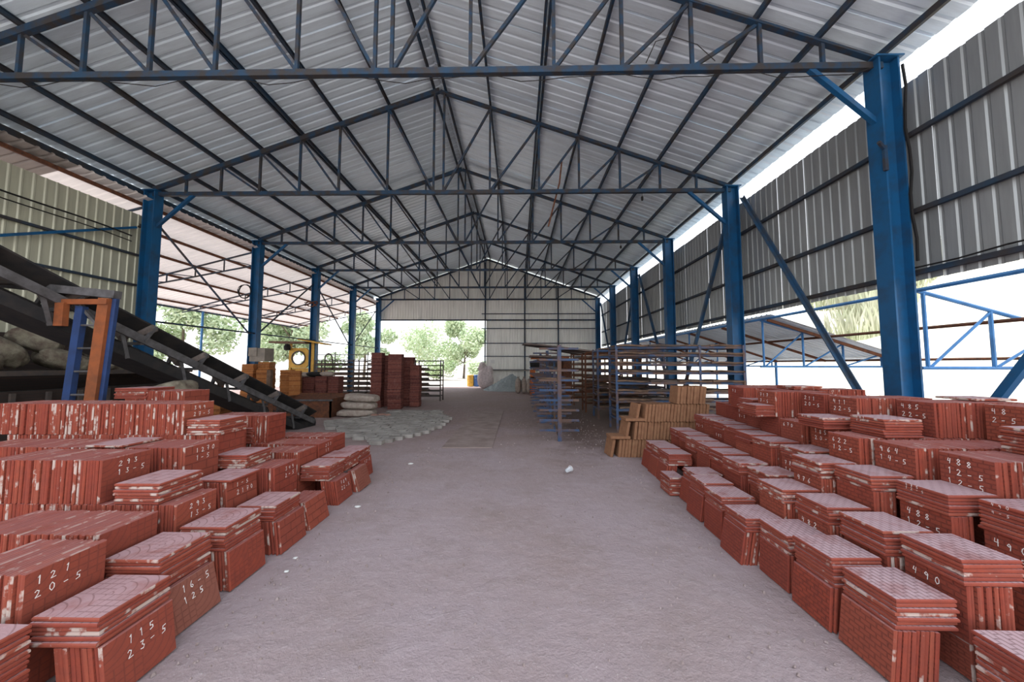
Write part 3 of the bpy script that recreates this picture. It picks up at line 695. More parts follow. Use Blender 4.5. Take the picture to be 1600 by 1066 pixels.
# ------------------------------------------------------------------ ochre tiles on the corner of the sheet-wall pile
OT = .052
def otile(a, b, t):
    mb = MB(); c = .006
    mb.add([(-t/2,-b/2,0),(t/2-c,-b/2,0),(t/2-c,b/2,0),(-t/2,b/2,0),(-t/2,-b/2,a),(t/2-c,-b/2,a),(t/2-c,b/2,a),(-t/2,b/2,a),(t/2,-b/2+c,c),(t/2,b/2-c,c),(t/2,b/2-c,a-c),(t/2,-b/2+c,a-c)],
           [(0,3,2,1),(4,5,6,7),(0,1,5,4),(2,3,7,6),(3,0,4,7),(8,9,10,11),(1,2,9,8),(2,6,10,9),(6,5,11,10),(5,1,8,11)]); return mb
om = otile(.32, .34, OT).mesh('ochre_tile', MT['ochre']); of = otile(.36, .34, OT).mesh('ochre_tile', MT['ochre'])
tiers = [(1.79, 6.72, 0, 24, 'lowest'), (2.08, 6.70, .325, 22, 'second'), (2.27, 6.68, .65, 20, 'third'), (2.86, 6.66, .975, 9, 'topmost')]
for x, yv, zb, n, nm in tiers:
    for i in range(n):
        o = link('ochre_tile', om, None, (x+.07+i*(OT+.006), yv+.17+jit(.014), zb)); o.rotation_euler = (jit(.01), .12+jit(.012), jit(.02))
        tag(o, f'{NTH[i]} ochre tile from the aisle end of the {nm} ochre row' if i else f'ochre tile at the aisle end of the {nm} ochre row before the drying racks', 'tile', f'{nm} ochre row' if i else None)
for x, yv, zb, k, nm in ((1.72, 6.70, 0, 0, 'leaning alone at the foot of the lowest ochre row'), (2.0, 6.7, .325, 0, 'leaning alone at the end of the second ochre row'), (2.2, 6.72, .65, 0, 'leaning alone at the end of the third ochre row')):
    o = link('ochre_tile', om, None, (x-.02, yv+.2, zb)); o.rotation_euler = (0, .2, .1); tag(o, f'ochre tile {nm}', 'tile')
for x, yv, zb, nm in ((1.70, 6.70, .325, 'lying flat on the lowest ochre row'), (1.98, 6.70, .65, 'lying flat, lime-streaked, on the second ochre row')):
    o = link('ochre_tile', of, None, (x, yv+.17, zb+OT/2+.004)); o.rotation_euler = (0, pi/2, 0); tag(o, f'ochre tile {nm}', 'tile')

# ------------------------------------------------------------------ drying racks on the sheet-wall side
def board_mesh(a, b, t, m):
    mb = MB(); n = 5
    top = []
    for z in (0, t):
        for k in range(n): top.append((-a/2 + a*k/(n-1) , -b/2 + jit(.018), z + .012*math.sin(k*1.4)))
        for k in range(n): top.append((a/2 - a*k/(n-1), b/2 + jit(.018), z + .012*math.sin((n-1-k)*1.4)))
    N = 2*n
    mb.add(top, [tuple(range(N))[::-1], tuple(range(N, 2*N))] + [(i, (i+1) % N, N+(i+1) % N, N+i) for i in range(N)]); return mb.mesh('board', MT[m])
BM = [board_mesh(.80, .66, .04, 'wood'), board_mesh(.78, .62, .045, 'wood2'), board_mesh(.82, .68, .038, 'wood')]
levels = [.35, .57, .79, 1.01, 1.25, 1.5, 1.72, 1.96, 2.16]
LV = ['lowest', 'second', 'third', 'fourth', 'fifth', 'sixth', 'seventh', 'eighth', 'top']
def rack(x0, x1, y0, y1, lab, m, nb, rname, idx, posts=None, lv=levels, skip=()):
    t = thing('drying_rack', lab, 'rack', (x0, y0, 0), 'drying racks beside the sheet wall'); zt = lv[-1]+.03
    for X in (posts or (x0, (x0+x1)/2+.5, x1)):
        for Y in (y0, y1): part('post', MB().angle((X, Y, 0), (X, Y, zt), .06, .06, .012), m, t)
    for z in lv:
        for Y in (y0, y1): part('shelf_rail', MB().angle((x0, Y, z-.03), (x1, Y, z-.03), .04, .06, .01), m, t)
        part('cross_bar', MB().beam((x0, y0, z-.03), (x0, y1, z-.03), .04, .04), m, t)
        part('cross_bar', MB().beam((x1, y0, z-.03), (x1, y1, z-.03), .04, .04), m, t)
    for li, z in enumerate(lv):
        for k in range(nb):
            if (li, k) in skip: continue
            w = (x1-x0-.05)/max(nb, 1); X = x0+.03+w*(k+.5)
            if nb < 4: X = x0+.42+k*.8
            o = link('board', BM[(li*3+k) % 3], None, (X+jit(.05), (y0+y1)/2+jit(.06)-.05, z+.004+jit(.003))); o.rotation_euler = (jit(.012), jit(.012), jit(.05))
            tag(o, f'{NTH[k]} rough drying board from the aisle, {LV[li]} shelf of the {rname} sheet-wall rack', 'board', f'boards on {LV[li]} shelf of {rname} rack')
rack(2.52, 5.75, 9.25, 9.95, 'long drying rack with rusty-topped blue posts, nearest the ochre tiles', 'rack', 4, 'nearest', 0, skip={(0, 3), (1, 3), (2, 3)})
rack(2.52, 4.6, 11.4, 12.1, 'second drying rack, standing behind the long one full of boards', 'rack', 2, 'second', 1)
rack(2.42, 4.4, 12.95, 13.6, 'third drying rack, rust-red, crowded with boards', 'rust', 1, 'third', 2)
rack(2.35, 4.3, 15.2, 15.9, 'fourth and farthest drying rack beside the sheet wall', 'rust', 1, 'fourth', 3)
# the single-post cantilever rack standing in the aisle
t = thing('cantilever_rack', 'single-post blue cantilever rack with bare arms at the aisle edge', 'rack', (.93, 8.1, 0))
for Y in (8.1, 11.4, 14.7):
    part('post', MB().beam((.93, Y, 0), (.93, Y, 2.13), .085, .085), 'rack', t)
    for z in (.24, .46, .68, .9, 1.12, 1.34, 1.56, 1.8, 2.05):
        part('arm', MB().angle((.48, Y-.03, z), (1.36, Y-.03, z), .045, .045, .01), 'rack', t)
for Y in (9.2, 10.3, 12.5, 13.6):
    for z in (.24, .46, .68, .9, 1.12, 1.34, 1.56, 1.8): part('arm', MB().angle((.48, Y, z), (1.36, Y, z), .045, .045, .01), 'rack', t)
    part('arm_post', MB().beam((.93, Y, 0), (.93, Y, 1.85), .05, .05), 'rack', t)
for k, z in enumerate((.18, .9, 1.6)): part('tie_rail', MB().beam((.93, 8.1, z), (.93, 14.7, z+.1), .04, .05), 'rack', t)
part('diagonal_tie', MB().beam((.9, 8.2, .12), (.9, 11.3, 1.3), .035, .035), 'wood', t)
for i, (Y, a) in enumerate(((8.7, .06), (9.5, -.04), (10.4, .05))):
    o = link('board', board_mesh(1.55, .85, .03, 'wood2'), None, (.9+.05*i, Y, 2.09+.012*i)); o.rotation_euler = (.02, .1+.03*i, a); tag(o, ['dark warped board', 'middle dark board', 'far dark board'][i] + ' lying across the top arms of the cantilever rack', 'board')
for i, (Y, a) in enumerate(((8.7, -.05), (9.6, .07))):
    o = link('board', board_mesh(1.1, .8, .025, 'wood2'), None, (.88, Y, 1.845)); o.rotation_euler = (.0, .06, a); tag(o, ['nearer', 'farther'][i] + ' dark board one level below the top of the cantilever rack', 'board')
o = link('board', board_mesh(.9, .3, .02, 'wood'), None, (.9, 8.3, 1.36)); tag(o, 'pale narrow board on a middle arm of the cantilever rack', 'board')

# orange block press behind the racks
t = thing('block_press', 'orange block-making machine with dark motor, half hidden behind the cantilever rack', 'machine', (1.6, 20.5, 0))
part('frame_post', MB().box(.72, .98, 20.2, 20.5, 0, 1.38), 'machine', t); part('frame_post', MB().box(2.55, 2.95, 20.2, 20.6, 0, 2.05), 'rust', t)
part('frame_post', MB().box(.72, .98, 21.2, 21.5, 0, 1.38), 'machine', t); part('frame_post', MB().box(2.55, 2.95, 21.2, 21.6, 0, 2.05), 'rust', t)
part('table', MB().box(.7, 3.0, 20.2, 21.6, .85, 1.0), 'dark_steel', t)
part('hopper', MB().add([(1.1,20.3,1.9),(2.4,20.3,1.9),(2.4,21.5,1.9),(1.1,21.5,1.9),(1.4,20.6,1.25),(2.1,20.6,1.25),(2.1,21.2,1.25),(1.4,21.2,1.25)], [(0,1,5,4),(1,2,6,5),(2,3,7,6),(3,0,4,7)]), 'dark_steel', t)
part('motor', MB().tube([(.7, 20.5, 1.66), (1.3, 20.5, 1.72)], .24, 10), 'wire', t)
part('head_beam', MB().box(.75, 2.95, 20.7, 20.95, 2.0, 2.15), 'machine', t)

# ------------------------------------------------------------------ far end: gravel, sacks, bundle, drums
def blob(rx, ry, rz, seed, n=12, m=8, lump=.12, flat=True, sq=1.0, crump=0):
    r = np.random.default_rng(seed); ph = r.uniform(0, 6.28, 6); mb = MB(); vs = []
    for j in range(m+1):
        th = pi*j/m
        for i in range(n):
            a = 2*pi*i/n
            s = 1+lump*(math.sin(3*a+ph[0])*math.sin(2*th+ph[1])+.6*math.sin(5*a+ph[2]+th*3))
            ca, sa = math.cos(a), math.sin(a)
            if crump: s += crump*(math.sin(9*a+ph[3]+4*th)*math.sin(7*th+ph[4]) + .7*math.sin(14*a-6*th+ph[5]))
            e = lambda v: math.copysign(abs(v)**sq, v)
            vs.append((rx*e(ca)*math.sin(th)**.8*s, ry*e(sa)*math.sin(th)**.8*s, rz*e(math.cos(th))*(1 if not flat else 1)))
    fs = [(j*n+i, (j+1)*n+i, (j+1)*n+(i+1) % n, j*n+(i+1) % n) for j in range(m) for i in range(n)]
    return mb.add(vs, fs)
gp = MB(); n = 40; vs = [(0.15, 0, 1.08)]
for k in range(1, 9):
    for i in range(n):
        a = 2*pi*i/n; R_ = k/8; vs.append((.15*(1-R_)+1.75*R_*math.cos(a)*(1+.05*math.sin(5*a)), 1.4*R_*math.sin(a), max(0, 1.08*(1-R_)**1.05 + jit(.03))))
fs = [(0, 1+i, 1+(i+1) % n) for i in range(n)] + [(1+(k-1)*n+i, 1+k*n+i, 1+k*n+(i+1) % n, 1+(k-1)*n+(i+1) % n) for k in range(1, 8) for i in range(n)]
gp.add(vs, fs)
o = link('gravel_heap', gp.mesh('gravel_heap', MT['gravel']), None, (-.55, 23.9, 0)); tag(o, 'grey heap of fine gravel in front of the cream far wall', 'gravel heap')
st = MB()
for k in range(350):
    a = random.random()*6.28; R_ = math.sqrt(random.random())*.97; x = .15*(1-R_)+1.75*R_*math.cos(a); yv = 1.4*R_*math.sin(a); s = random.uniform(.025, .06)
    z = 1.08*(1-R_)**1.05; st.add([(x-s,yv-s,z),(x+s,yv-s*.6,z),(x+s*.3,yv+s,z),(x,yv,z+s*1.2)], [(0,1,3),(1,2,3),(2,0,3)])
g2 = link('gravel', st.mesh('gravel', MT['gravel']), o, kind='stuff')
for i in range(4):
    b = blob(.165, .28, .45, 30+i, 12, 8, .06, sq=.75)
    o = link('sack', b.mesh('sack', MT['sack'], smooth=True), None, (.02+i*.34, 21.6+.06*(i % 2), .44)); o.rotation_euler = (0, jit(.08), jit(.3))
    tag(o, f'{ORD[i].replace("nearest","first")} upright lumpy sack beside the grey gravel heap, counted from the heap', 'sack', 'upright sacks by the gravel')
    part('tied_neck', MB().lathe([(.05, .40), (.04, .46), (.09, .52)], 8, tuple(o.location)), 'sack', o)
b = MB()
t = thing('wrapped_bundle', 'tall pale bundle wrapped in crumpled plastic by the far opening', 'bundle', (-2.35, 26.0, 0))
mb = blob(.50, .42, .80, 51, 20, 14, .16); mb.v = [(x*(1.1-.25*z)-2.35, y+25.8, z+.80) for x, y, z in mb.v]; part('body', mb, 'white_wrap', t, True)
mb = blob(.26, .25, .40, 52, 14, 8, .25); mb.v = [(x-2.55, y+25.8, z+1.50) for x, y, z in mb.v]; part('gathered_top', mb, 'white_wrap', t, True)
mb = blob(.22, .2, .35, 53, 12, 8, .3); mb.v = [(x-2.02, y+25.7, z+1.25) for x, y, z in mb.v]; part('loose_fold', mb, 'white_wrap', t, True)
for x, m, lab in ((-3.7, 'yellow', 'yellow drum standing in the far opening'), (-3.2, 'bluedrum', 'blue drum beside the yellow one in the far opening')):
    o = solo('drum', MB().lathe([(.26,0),(.28,.02),(.28,.28),(.295,.3),(.28,.32),(.28,.6),(.295,.62),(.28,.64),(.28,.86),(.25,.88),(.0,.88)], 16, (x, 28.3, 0)), m, lab, 'drum', (x, 28.3, 0), smooth=False)

# ------------------------------------------------------------------ tall tile columns and other tile stacks mid shed
def tcolumn(x, yv, w, n, th, m, lab, rot=0.0, zb=0.0, name='tile_column', grp=None):
    t = thing(name, lab, 'tile column', (x, yv, zb), grp); mb = MB(); dx = dy = 0; dr = 0
    for k in range(n):
        dx = dx*.92+jit(.006); dy = dy*.92+jit(.006); a = rot+jit(.03); c, s = math.cos(a), math.sin(a); h = w/2-.003+jit(.006); z = zb+k*th
        vs = []
        for zz in (z+.0002, z+th-.0002):
            for p, q in ((-h,-h),(h,-h),(h,h),(-h,h)): vs.append((x+dx+p*c-q*s, yv+dy+p*s+q*c, zz))
        mb.add(vs, [(0,3,2,1),(4,5,6,7),(0,1,5,4),(1,2,6,5),(2,3,7,6),(3,0,4,7)])
    o = part('tiles', mb, m, t, kind='stuff'); at = o.data.attributes.new('rnd', 'FLOAT', 'POINT')
    at.data.foreach_set('value', [v for k in range(n) for v in [random.random()]*8]); return t
tcolumn(-5.60, 14.35, .42, 80, .027, 'dark_tile', 'tall column of dark red tiles on the sack side of the group', .05)
tcolumn(-5.36, 14.75, .40, 78, .0265, 'dark_tile', 'tall column of dark red tiles set back in the middle of the group', .02)
tcolumn(-4.72, 13.9, .50, 79, .0265, 'dark_tile', 'widest tall column of dark red tiles at the front of the group', .12)
tcolumn(-4.52, 14.9, .42, 74, .027, 'dark_tile', 'shorter tall column of dark red tiles behind the widest one', .1)
tcolumn(-4.14, 14.6, .38, 62, .027, 'dark_tile', 'lowest column of dark red tiles at the rack side of the group', .0)
# red block of stacked tiles with sacks on top
for i, (x, yv, n, w) in enumerate(((-8.7, 14.3, 44, .45), (-8.22, 14.3, 45, .45), (-7.74, 14.3, 46, .45), (-7.28, 14.35, 46, .42))):
    tcolumn(x, yv, w, n, .0265, 'dark_tile', f'{["first","second","third","fourth"][i]} dark red tile stack from the wooden post, in the block before the yellow machine', .0, grp='block of tile stacks')
for i, (x, yv, n, w, zb) in enumerate(((-9.95, 13.3, 62, .44, 0), (-9.5, 13.5, 65, .42, 0), (-9.2, 13.0, 55, .38, 0), (-8.62, 13.4, 54, .40, 0), (-8.2, 13.2, 53, .36, 0))):
    tcolumn(x, yv, w, n, .0275, 'orange_tile', f'{["first","second and tallest","third","fourth","fifth"][i]} orange-brown tile stack from the open-side columns, behind the conveyor', .1*i, zb, grp='orange-brown stacks behind the conveyor')
for i, (x, yv, n) in enumerate(((-8.35, 8.5, 36), (-7.85, 8.8, 38), (-7.35, 8.7, 32))):
    tcolumn(x, yv, .46, n, .0275, 'orange_tile', f'{["first","second","third"][i]} dark orange tile stack glimpsed under the conveyor belt', .06*i, grp='orange stacks under the conveyor')
solo('wooden_post', MB().box(-8.52, -8.39, 12.1, 12.23, 0, 1.5), 'wood', 'rough wooden post standing among the orange-brown tile stacks', 'post', (-8.35, 12.15, 0))
solo('wooden_post', MB().box(-8.6, -8.48, 10.2, 10.3, 0, 1.25), 'rust', 'short reddish post standing behind the conveyor belt', 'post', (-8.55, 10.25, 0))
o = solo('carton', MB().box(-9.98, -9.4, 13.2, 13.7, 1.80, 2.30), 'carton', 'grey-brown carton set on the tallest orange-brown tile stacks', 'carton', (-9.7, 13.4, 1.80))
part('flap', MB().box(-9.99, -9.68, 13.16, 13.20, 2.0, 2.31), 'carton', o)
for i, (x, z, rx) in enumerate(((-8.55, 1.28, .3), (-8.1, 1.3, .34), (-7.6, 1.31, .28))):
    mb = blob(rx, .22, .11, 60+i, 12, 8, .15); o = link('sack', mb.mesh('sack', MT['wire' if i == 1 else 'sack'], smooth=True), None, (x, 14.3, z)); tag(o, ['crumpled pale sack', 'black crumpled sack', 'small pale sack'][i] + ' lying on top of the dark red tile block', 'sack')

# racks on the open side
LOADM = MB().box(-.37, -.01, -.28, .28, 0, .055).box(.01, .37, -.28, .28, 0, .055).mesh('fresh_tiles', MT['wood2'])
def rack2(x0, x1, yv, lab, lv, rname, m='dark_steel'):
    t = thing('drying_rack', lab, 'rack', (x0, yv, 0), 'drying racks across the open side')
    for X in (x0, (x0+x1)/2, x1):
        for Y in (yv, yv+.6): part('post', MB().beam((X, Y, 0), (X, Y, lv[-1]+.04), .05, .05), m, t)
    for z in lv:
        for Y in (yv, yv+.6): part('shelf_rail', MB().beam((x0, Y, z), (x1, Y, z), .04, .045), m, t)
    nb = max(1, int((x1-x0)/.85))
    for li, z in enumerate(lv[:-1]):
        for k in range(nb):
            if random.random() < .22: continue
            o = link('board', BM[(k+li) % 3], None, (x0+.45+k*.85, yv+.3, z+.028)); o.rotation_euler = (0, 0, jit(.06))
            part_ = bpy.data.objects.new('fresh_tiles', LOADM); COL.objects.link(part_); part_.parent = o; part_.location = (0, 0, .04)
            tag(o, f'{NTH[nb-1-k]} drying board from the aisle, {LV[li]} shelf of the {rname} open-side rack', 'board', f'boards {LV[li]} shelf {rname} open-side rack')
lv2 = [.22, .46, .70, .94, 1.18, 1.42, 1.64, 1.86]
rack2(-5.95, -3.6, 16.75, 'dark drying rack between the tall tile columns and the far opening', lv2, 'nearer')
rack2(-10.0, -6.15, 17.6, 'long dark drying rack behind the sacks and the dark red block', lv2, 'longer')

# yellow machine
t = thing('yellow_machine', 'yellow machine with a round port and plank canopy behind the orange-brown stacks', 'machine', (-11.2, 18.0, 0))
n = 20; pr = []; mb = MB(); cx_, cz_, rr_, hw = -11.05, 2.02, .33, .50
ring = [(cx_+rr_*math.cos(2*pi*k/n), cz_+rr_*math.sin(2*pi*k/n)) for k in range(n)]
sq = []
for k in range(n):
    c, s = math.cos(2*pi*k/n), math.sin(2*pi*k/n); q = hw/max(abs(c), abs(s)); sq.append((cx_+q*c, cz_+q*s))
vs = [(x, yy, z) for yy in (17.95, 18.05) for L in (ring, sq) for x, z in L]
fs = []
for k in range(n):
    j = (k+1) % n
    fs += [(k, j, n+j, n+k), (2*n+k, 3*n+k, 3*n+j, 2*n+j), (k, 2*n+k, 2*n+j, j), (n+k, n+j, 3*n+j, 3*n+k)]
mb.add(vs, fs); part('port_panel', mb, 'yellow', t)
rg = MB(); rg.tube([(cx_+rr_*math.cos(2*pi*k/24), 17.93, cz_+rr_*math.sin(2*pi*k/24)) for k in range(25)], .035, 6, False); part('port_ring', rg, 'conv', t)
part('drum', MB().lathe([(.30, 0), (.33, .1), (.33, .5), (.0, .52)], 16), 'dark_steel', t).matrix_local = Matrix.Translation((.15, .1, cz_-.12)) @ Matrix.Rotation(-pi/2, 4, 'X')
part('body', MB().box(-11.6, -10.3, 18.1, 19.4, .5, 1.5), 'yellow', t)
part('post', MB().box(-10.45, -10.30, 18.0, 18.15, .4, 2.9), 'yellow', t); part('post', MB().box(-11.55, -11.47, 18.0, 18.1, .4, 2.75), 'yellow', t)
part('canopy_plank', MB().beam((-12.3, 17.9, 2.80), (-10.5, 17.9, 2.78), .8, .09), 'wood', t)
part('canopy_plank', MB().beam((-10.9, 17.95, 2.95), (-9.6, 17.95, 2.70), .8, .07), 'yellow', t)
part('motor', MB().lathe([(.0,-.16),(.14,-.14),(.16,0),(.1,.16),(0,.17)], 10, (-11.55, 17.8, 2.55)), 'wire', t)
part('skid', MB().box(-11.7, -10.2, 18.0, 19.5, 0, .5), 'dark_steel', t)
o = solo('bent_pipe', MB().tube([(-9.35, 17.3, 0)]+[(-9.35, 17.3, 1.9)]+[(-9.18+.17*math.cos(a), 17.3, 2.0+.22*math.sin(a)) for a in np.linspace(pi, 0, 7)]+[(-8.95, 17.3, 1.55)], .035, 6), 'dark_steel', 'bent dark pipe rising before the long drying rack', 'pipe', (-9.3, 17.3, 0))
f = thing('wire_gate', 'thin grey gate frame standing beyond the long drying rack', 'gate', (-11.0, 20.5, 0))
for X in (-12.0, -10.5, -8.6): part('gate_post', MB().tube([(X, 20.5, 0), (X, 20.5, 2.4)], .03, 6), 'conv', f)
for z in (1.5, 1.95, 2.25): part('gate_rail', MB().tube([(-12.0, 20.5, z), (-8.6, 20.5, z)], .022, 6), 'conv', f)

# ------------------------------------------------------------------ conveyor
A = Vector((-5.98, 10.0, .12)); B = Vector((-6.95, 3.6, 3.23)); D = (B-A); Ln = D.length; d = D.normalized()
side = Vector((-d.y, d.x, 0)).normalized()       # toward the aisle or away
if side.x < 0: side = -side
nrm = side.cross(d).normalized()
if nrm.z < 0: nrm = -nrm
cv = thing('belt_conveyor', 'long inclined belt conveyor rising from the rusty hopper past the tile pile', 'conveyor', tuple(A))
def cp(s, w, h): return A + d*s + side*w + nrm*h
bt = MB(); W2 = .34
prof = [(-W2, .14), (-W2*.45, 0), (W2*.45, 0), (W2, .14)]
vs = [cp(s, w, h+.16) for s in (0, Ln) for w, h in prof] + [cp(s, w, h+.135) for s in (0, Ln) for w, h in prof]
bt.add(vs, [(i, i+1, 5+i, 4+i) for i in range(3)] + [(8+i, 12+i, 13+i, 9+i) for i in range(3)] + [(0,4,12,8), (3,11,15,7)]); part('carrying_belt', bt, 'belt', cv)
part('return_belt', MB().beam(cp(0, 0, -.34), cp(Ln, 0, -.34), .62, .02), 'belt', cv)
part('belt_skirt', MB().beam(cp(.2, .33, -.27), cp(Ln, .33, -.27), .02, .16, tuple(nrm)), 'belt', cv)
for w in (.36, -.36): part('side_rail', MB().angle(cp(0, w, 0), cp(Ln, w, 0), .05, .12, .015, tuple(nrm)), 'conv', cv)
s = .55
while s < Ln:
    for w in (1, -1):
        br = part('idler_bracket', MB().beam(cp(s, .36*w, -.02), cp(s, .41*w, .27), .08, .03, tuple(d)), 'conv', cv)
        part('roller', MB().tube([cp(s, .12*w, .06), cp(s, .40*w, .24)], .07, 8), 'roller', br)
    part('cross_member', MB().beam(cp(s, -.36, -.06), cp(s, .36, -.06), .05, .05), 'conv', cv)
    part('hanger', MB().beam(cp(s+.3, .34, -.05), cp(s+.05, .34, -.36), .05, .02, tuple(side)), 'conv', cv)
    s += 1.0
part('tail_drum', MB().tube([cp(.05, -.33, -.08), cp(.05, .33, -.08)], .2, 14), 'belt', cv)
part('support_leg', MB().beam(cp(1.6, .34, -.05), (cp(1.6, .34, 0).x, cp(1.6, .34, 0).y, 0), .07, .07), 'rust', cv)
part('support_leg', MB().beam(cp(1.6, -.34, -.05), (cp(1.6, -.34, 0).x, cp(1.6, -.34, 0).y, 0), .07, .07), 'rust', cv)
# portal with ladder rungs
pt = thing('ladder_portal', 'blue and orange steel portal with rungs standing astride the conveyor', 'portal', (-6.5, 5.5, 0))
part('leg', MB().beam((-6.62, 5.45, 0), (-6.44, 5.45, 2.72), .17, .05, (0, 1, 0)), 'orange', pt, label='orange channel leg')
part('leg', MB().beam((-6.51, 5.50, 0), (-6.33, 5.50, 2.72), .08, .05, (0, 1, 0)), 'portal_blue', pt, label='blue leg beside the orange one')
part('leg', MB().beam((-7.04, 5.5, 0), (-6.86, 5.5, 2.6), .12, .08, (0, 1, 0)), 'portal_blue', pt, label='blue far leg')
for z in (.5, .86, 1.22, 1.58, 1.94, 2.3): part('rung', MB().tube([(-7.04+.18*z/2.7, 5.48, z), (-6.55+.18*z/2.7, 5.48, z)], .016, 6), 'conv', pt)
part('head_beam', MB().box(-7.12, -6.36, 5.40, 5.46, 2.62, 2.70), 'orange', pt)
part('drop_bracket', MB().box(-7.12, -6.98, 5.36, 5.44, 2.28, 2.64), 'orange', pt)
part('strut', MB().beam((-6.9, 5.52, 2.62), (-6.5, 5.52, 2.2), .06, .04), 'conv', pt)
part('top_beam', MB().beam((-8.4, 5.4, 2.98), (-6.3, 5.5, 2.78), .12, .12), 'conv', pt)
part('top_roller', MB().tube([(-8.4, 5.1, 2.95), (-7.6, 5.25, 2.95)], .07, 8), 'dark_steel', pt)
for o in pt.children: o.data.transform(Matrix.Diagonal((.9, .9, .9, 1)))
pt.location = (-6.5*.9, 5.5*.9, 0)
for o in pt.children: o.data.transform(Matrix.Translation((0, 0, .169)))
# hopper at the conveyor's foot
hp = thing('feed_hopper', 'low rusty steel hopper open on top at the conveyor foot', 'hopper', (-6.9, 12.2, 0))
for nm, b in (('front_plate', MB().box(-7.9, -5.95, 11.45, 11.5, 0, .52)), ('back_plate', MB().box(-7.9, -5.95, 13.0, 13.05, 0, .66)), ('side_plate', MB().box(-7.9, -7.85, 11.45, 13.05, 0, .6)), ('side_plate', MB().box(-6.0, -5.95, 11.45, 13.05, 0, .6))): part(nm, b, 'rust', hp)
part('rim', MB().beam((-7.95, 11.45, .55), (-5.9, 11.45, .55), .06, .05), 'conv', hp)
part('apron', MB().add([(-7.9, 11.5, .3), (-6.0, 11.5, .3), (-6.0, 13, .62), (-7.9, 13, .62)], [(0,1,2,3)]), 'rust', hp)

# sacks beside the hopper
def sack_mesh(lx, ly, lz, seed, m, cr=.025):
    mb = blob(lx/2, ly/2, lz/2, seed, 40, 22, .06 if cr < .04 else .12, sq=.6, crump=cr); return mb.mesh('sack', MT[m], smooth=True)
for i, (x, z, rz, lab) in enumerate(((-5.28, .12, .05, 'lowest of three cement sacks stacked beside the paver patch'), (-5.2, .36, -.06, 'middle of three cement sacks stacked beside the paver patch'), (-5.13, .60, .10, 'topmost of three cement sacks stacked beside the paver patch'))):
    o = link('sack', sack_mesh(1.15-.05*i, .7, .26, 70+i, 'sack'), None, (x, 11.85, z)); o.rotation_euler = (0, .04*i, rz); tag(o, lab, 'sack', 'cement sacks')
for i in range(3):
    o = link('broken_block', blob(.14, .1, .07, 80+i, 7, 5, .2).mesh('broken_block', MT['rubble']), None, (-4.55+i*.2, 11.5+.1*(i % 2), .06)); tag(o, ['first', 'second', 'third'][i] + ' broken block beside the cement sacks, counted from them', 'rubble')

# ------------------------------------------------------------------ paver patch
pvm = []
for q in range(4):
    mb = MB(); L, w, h = .272, .228, .08
    o_ = [(-L/2,-w*.36),(-L*.2,-w/2),(L*.2,-w/2),(L/2,-w*.36),(L/2,w*.36),(L*.2,w/2),(-L*.2,w/2),(-L/2,w*.36)]
    o_ = [(x+jit(.006), y+jit(.006)) for x, y in o_]; N = len(o_)
    mb.add([(x, y, 0) for x, y in o_]+[(x*.99, y*.99, h) for x, y in o_], [tuple(range(N, 2*N))]+[(i, (i+1) % N, N+(i+1) % N, N+i) for i in range(N)])
    pvm.append(mb.mesh('paver', MT['paver']))
poly = [(-5.75, 10.5), (-5.2, 9.7), (-4.05, 8.5), (-2.85, 7.6), (-2.45, 8.4), (-2.1, 9.4), (-2.0, 10.7), (-2.4, 12.0), (-2.9, 12.9), (-4.5, 12.9), (-4.65, 11.3)]
def inside(x, y):
    c = False; n = len(poly)
    for i in range(n):
        (a, b), (e, f_) = poly[i], poly[(i+1) % n]
        if (b > y) != (f_ > y) and x < (e-a)*(y-b)/(f_-b)+a: c = not c
    return c
cells = []
for j in range(30):
    for i in range(22):
        x = -6+i*.285+(.14 if j % 2 else 0); yv = 7.5+j*.242
        if inside(x, yv): cells.append((x, yv))
cells.sort(key=lambda c: c[1])
for k, (x, yv) in enumerate(cells[:295]):
    o = link('paver', pvm[k % 4], floor, (x+jit(.01), yv+jit(.01), jit(.008)-.004)); o.rotation_euler = (jit(.03), jit(.03), jit(.05))
if len(cells) > 295:
    mb = MB()
    for x, yv in cells[295:]: mb.box(x-.13, x+.13, yv-.11, yv+.11, 0, .073)
    part('paver_remainder', mb, 'paver', floor, kind='stuff')

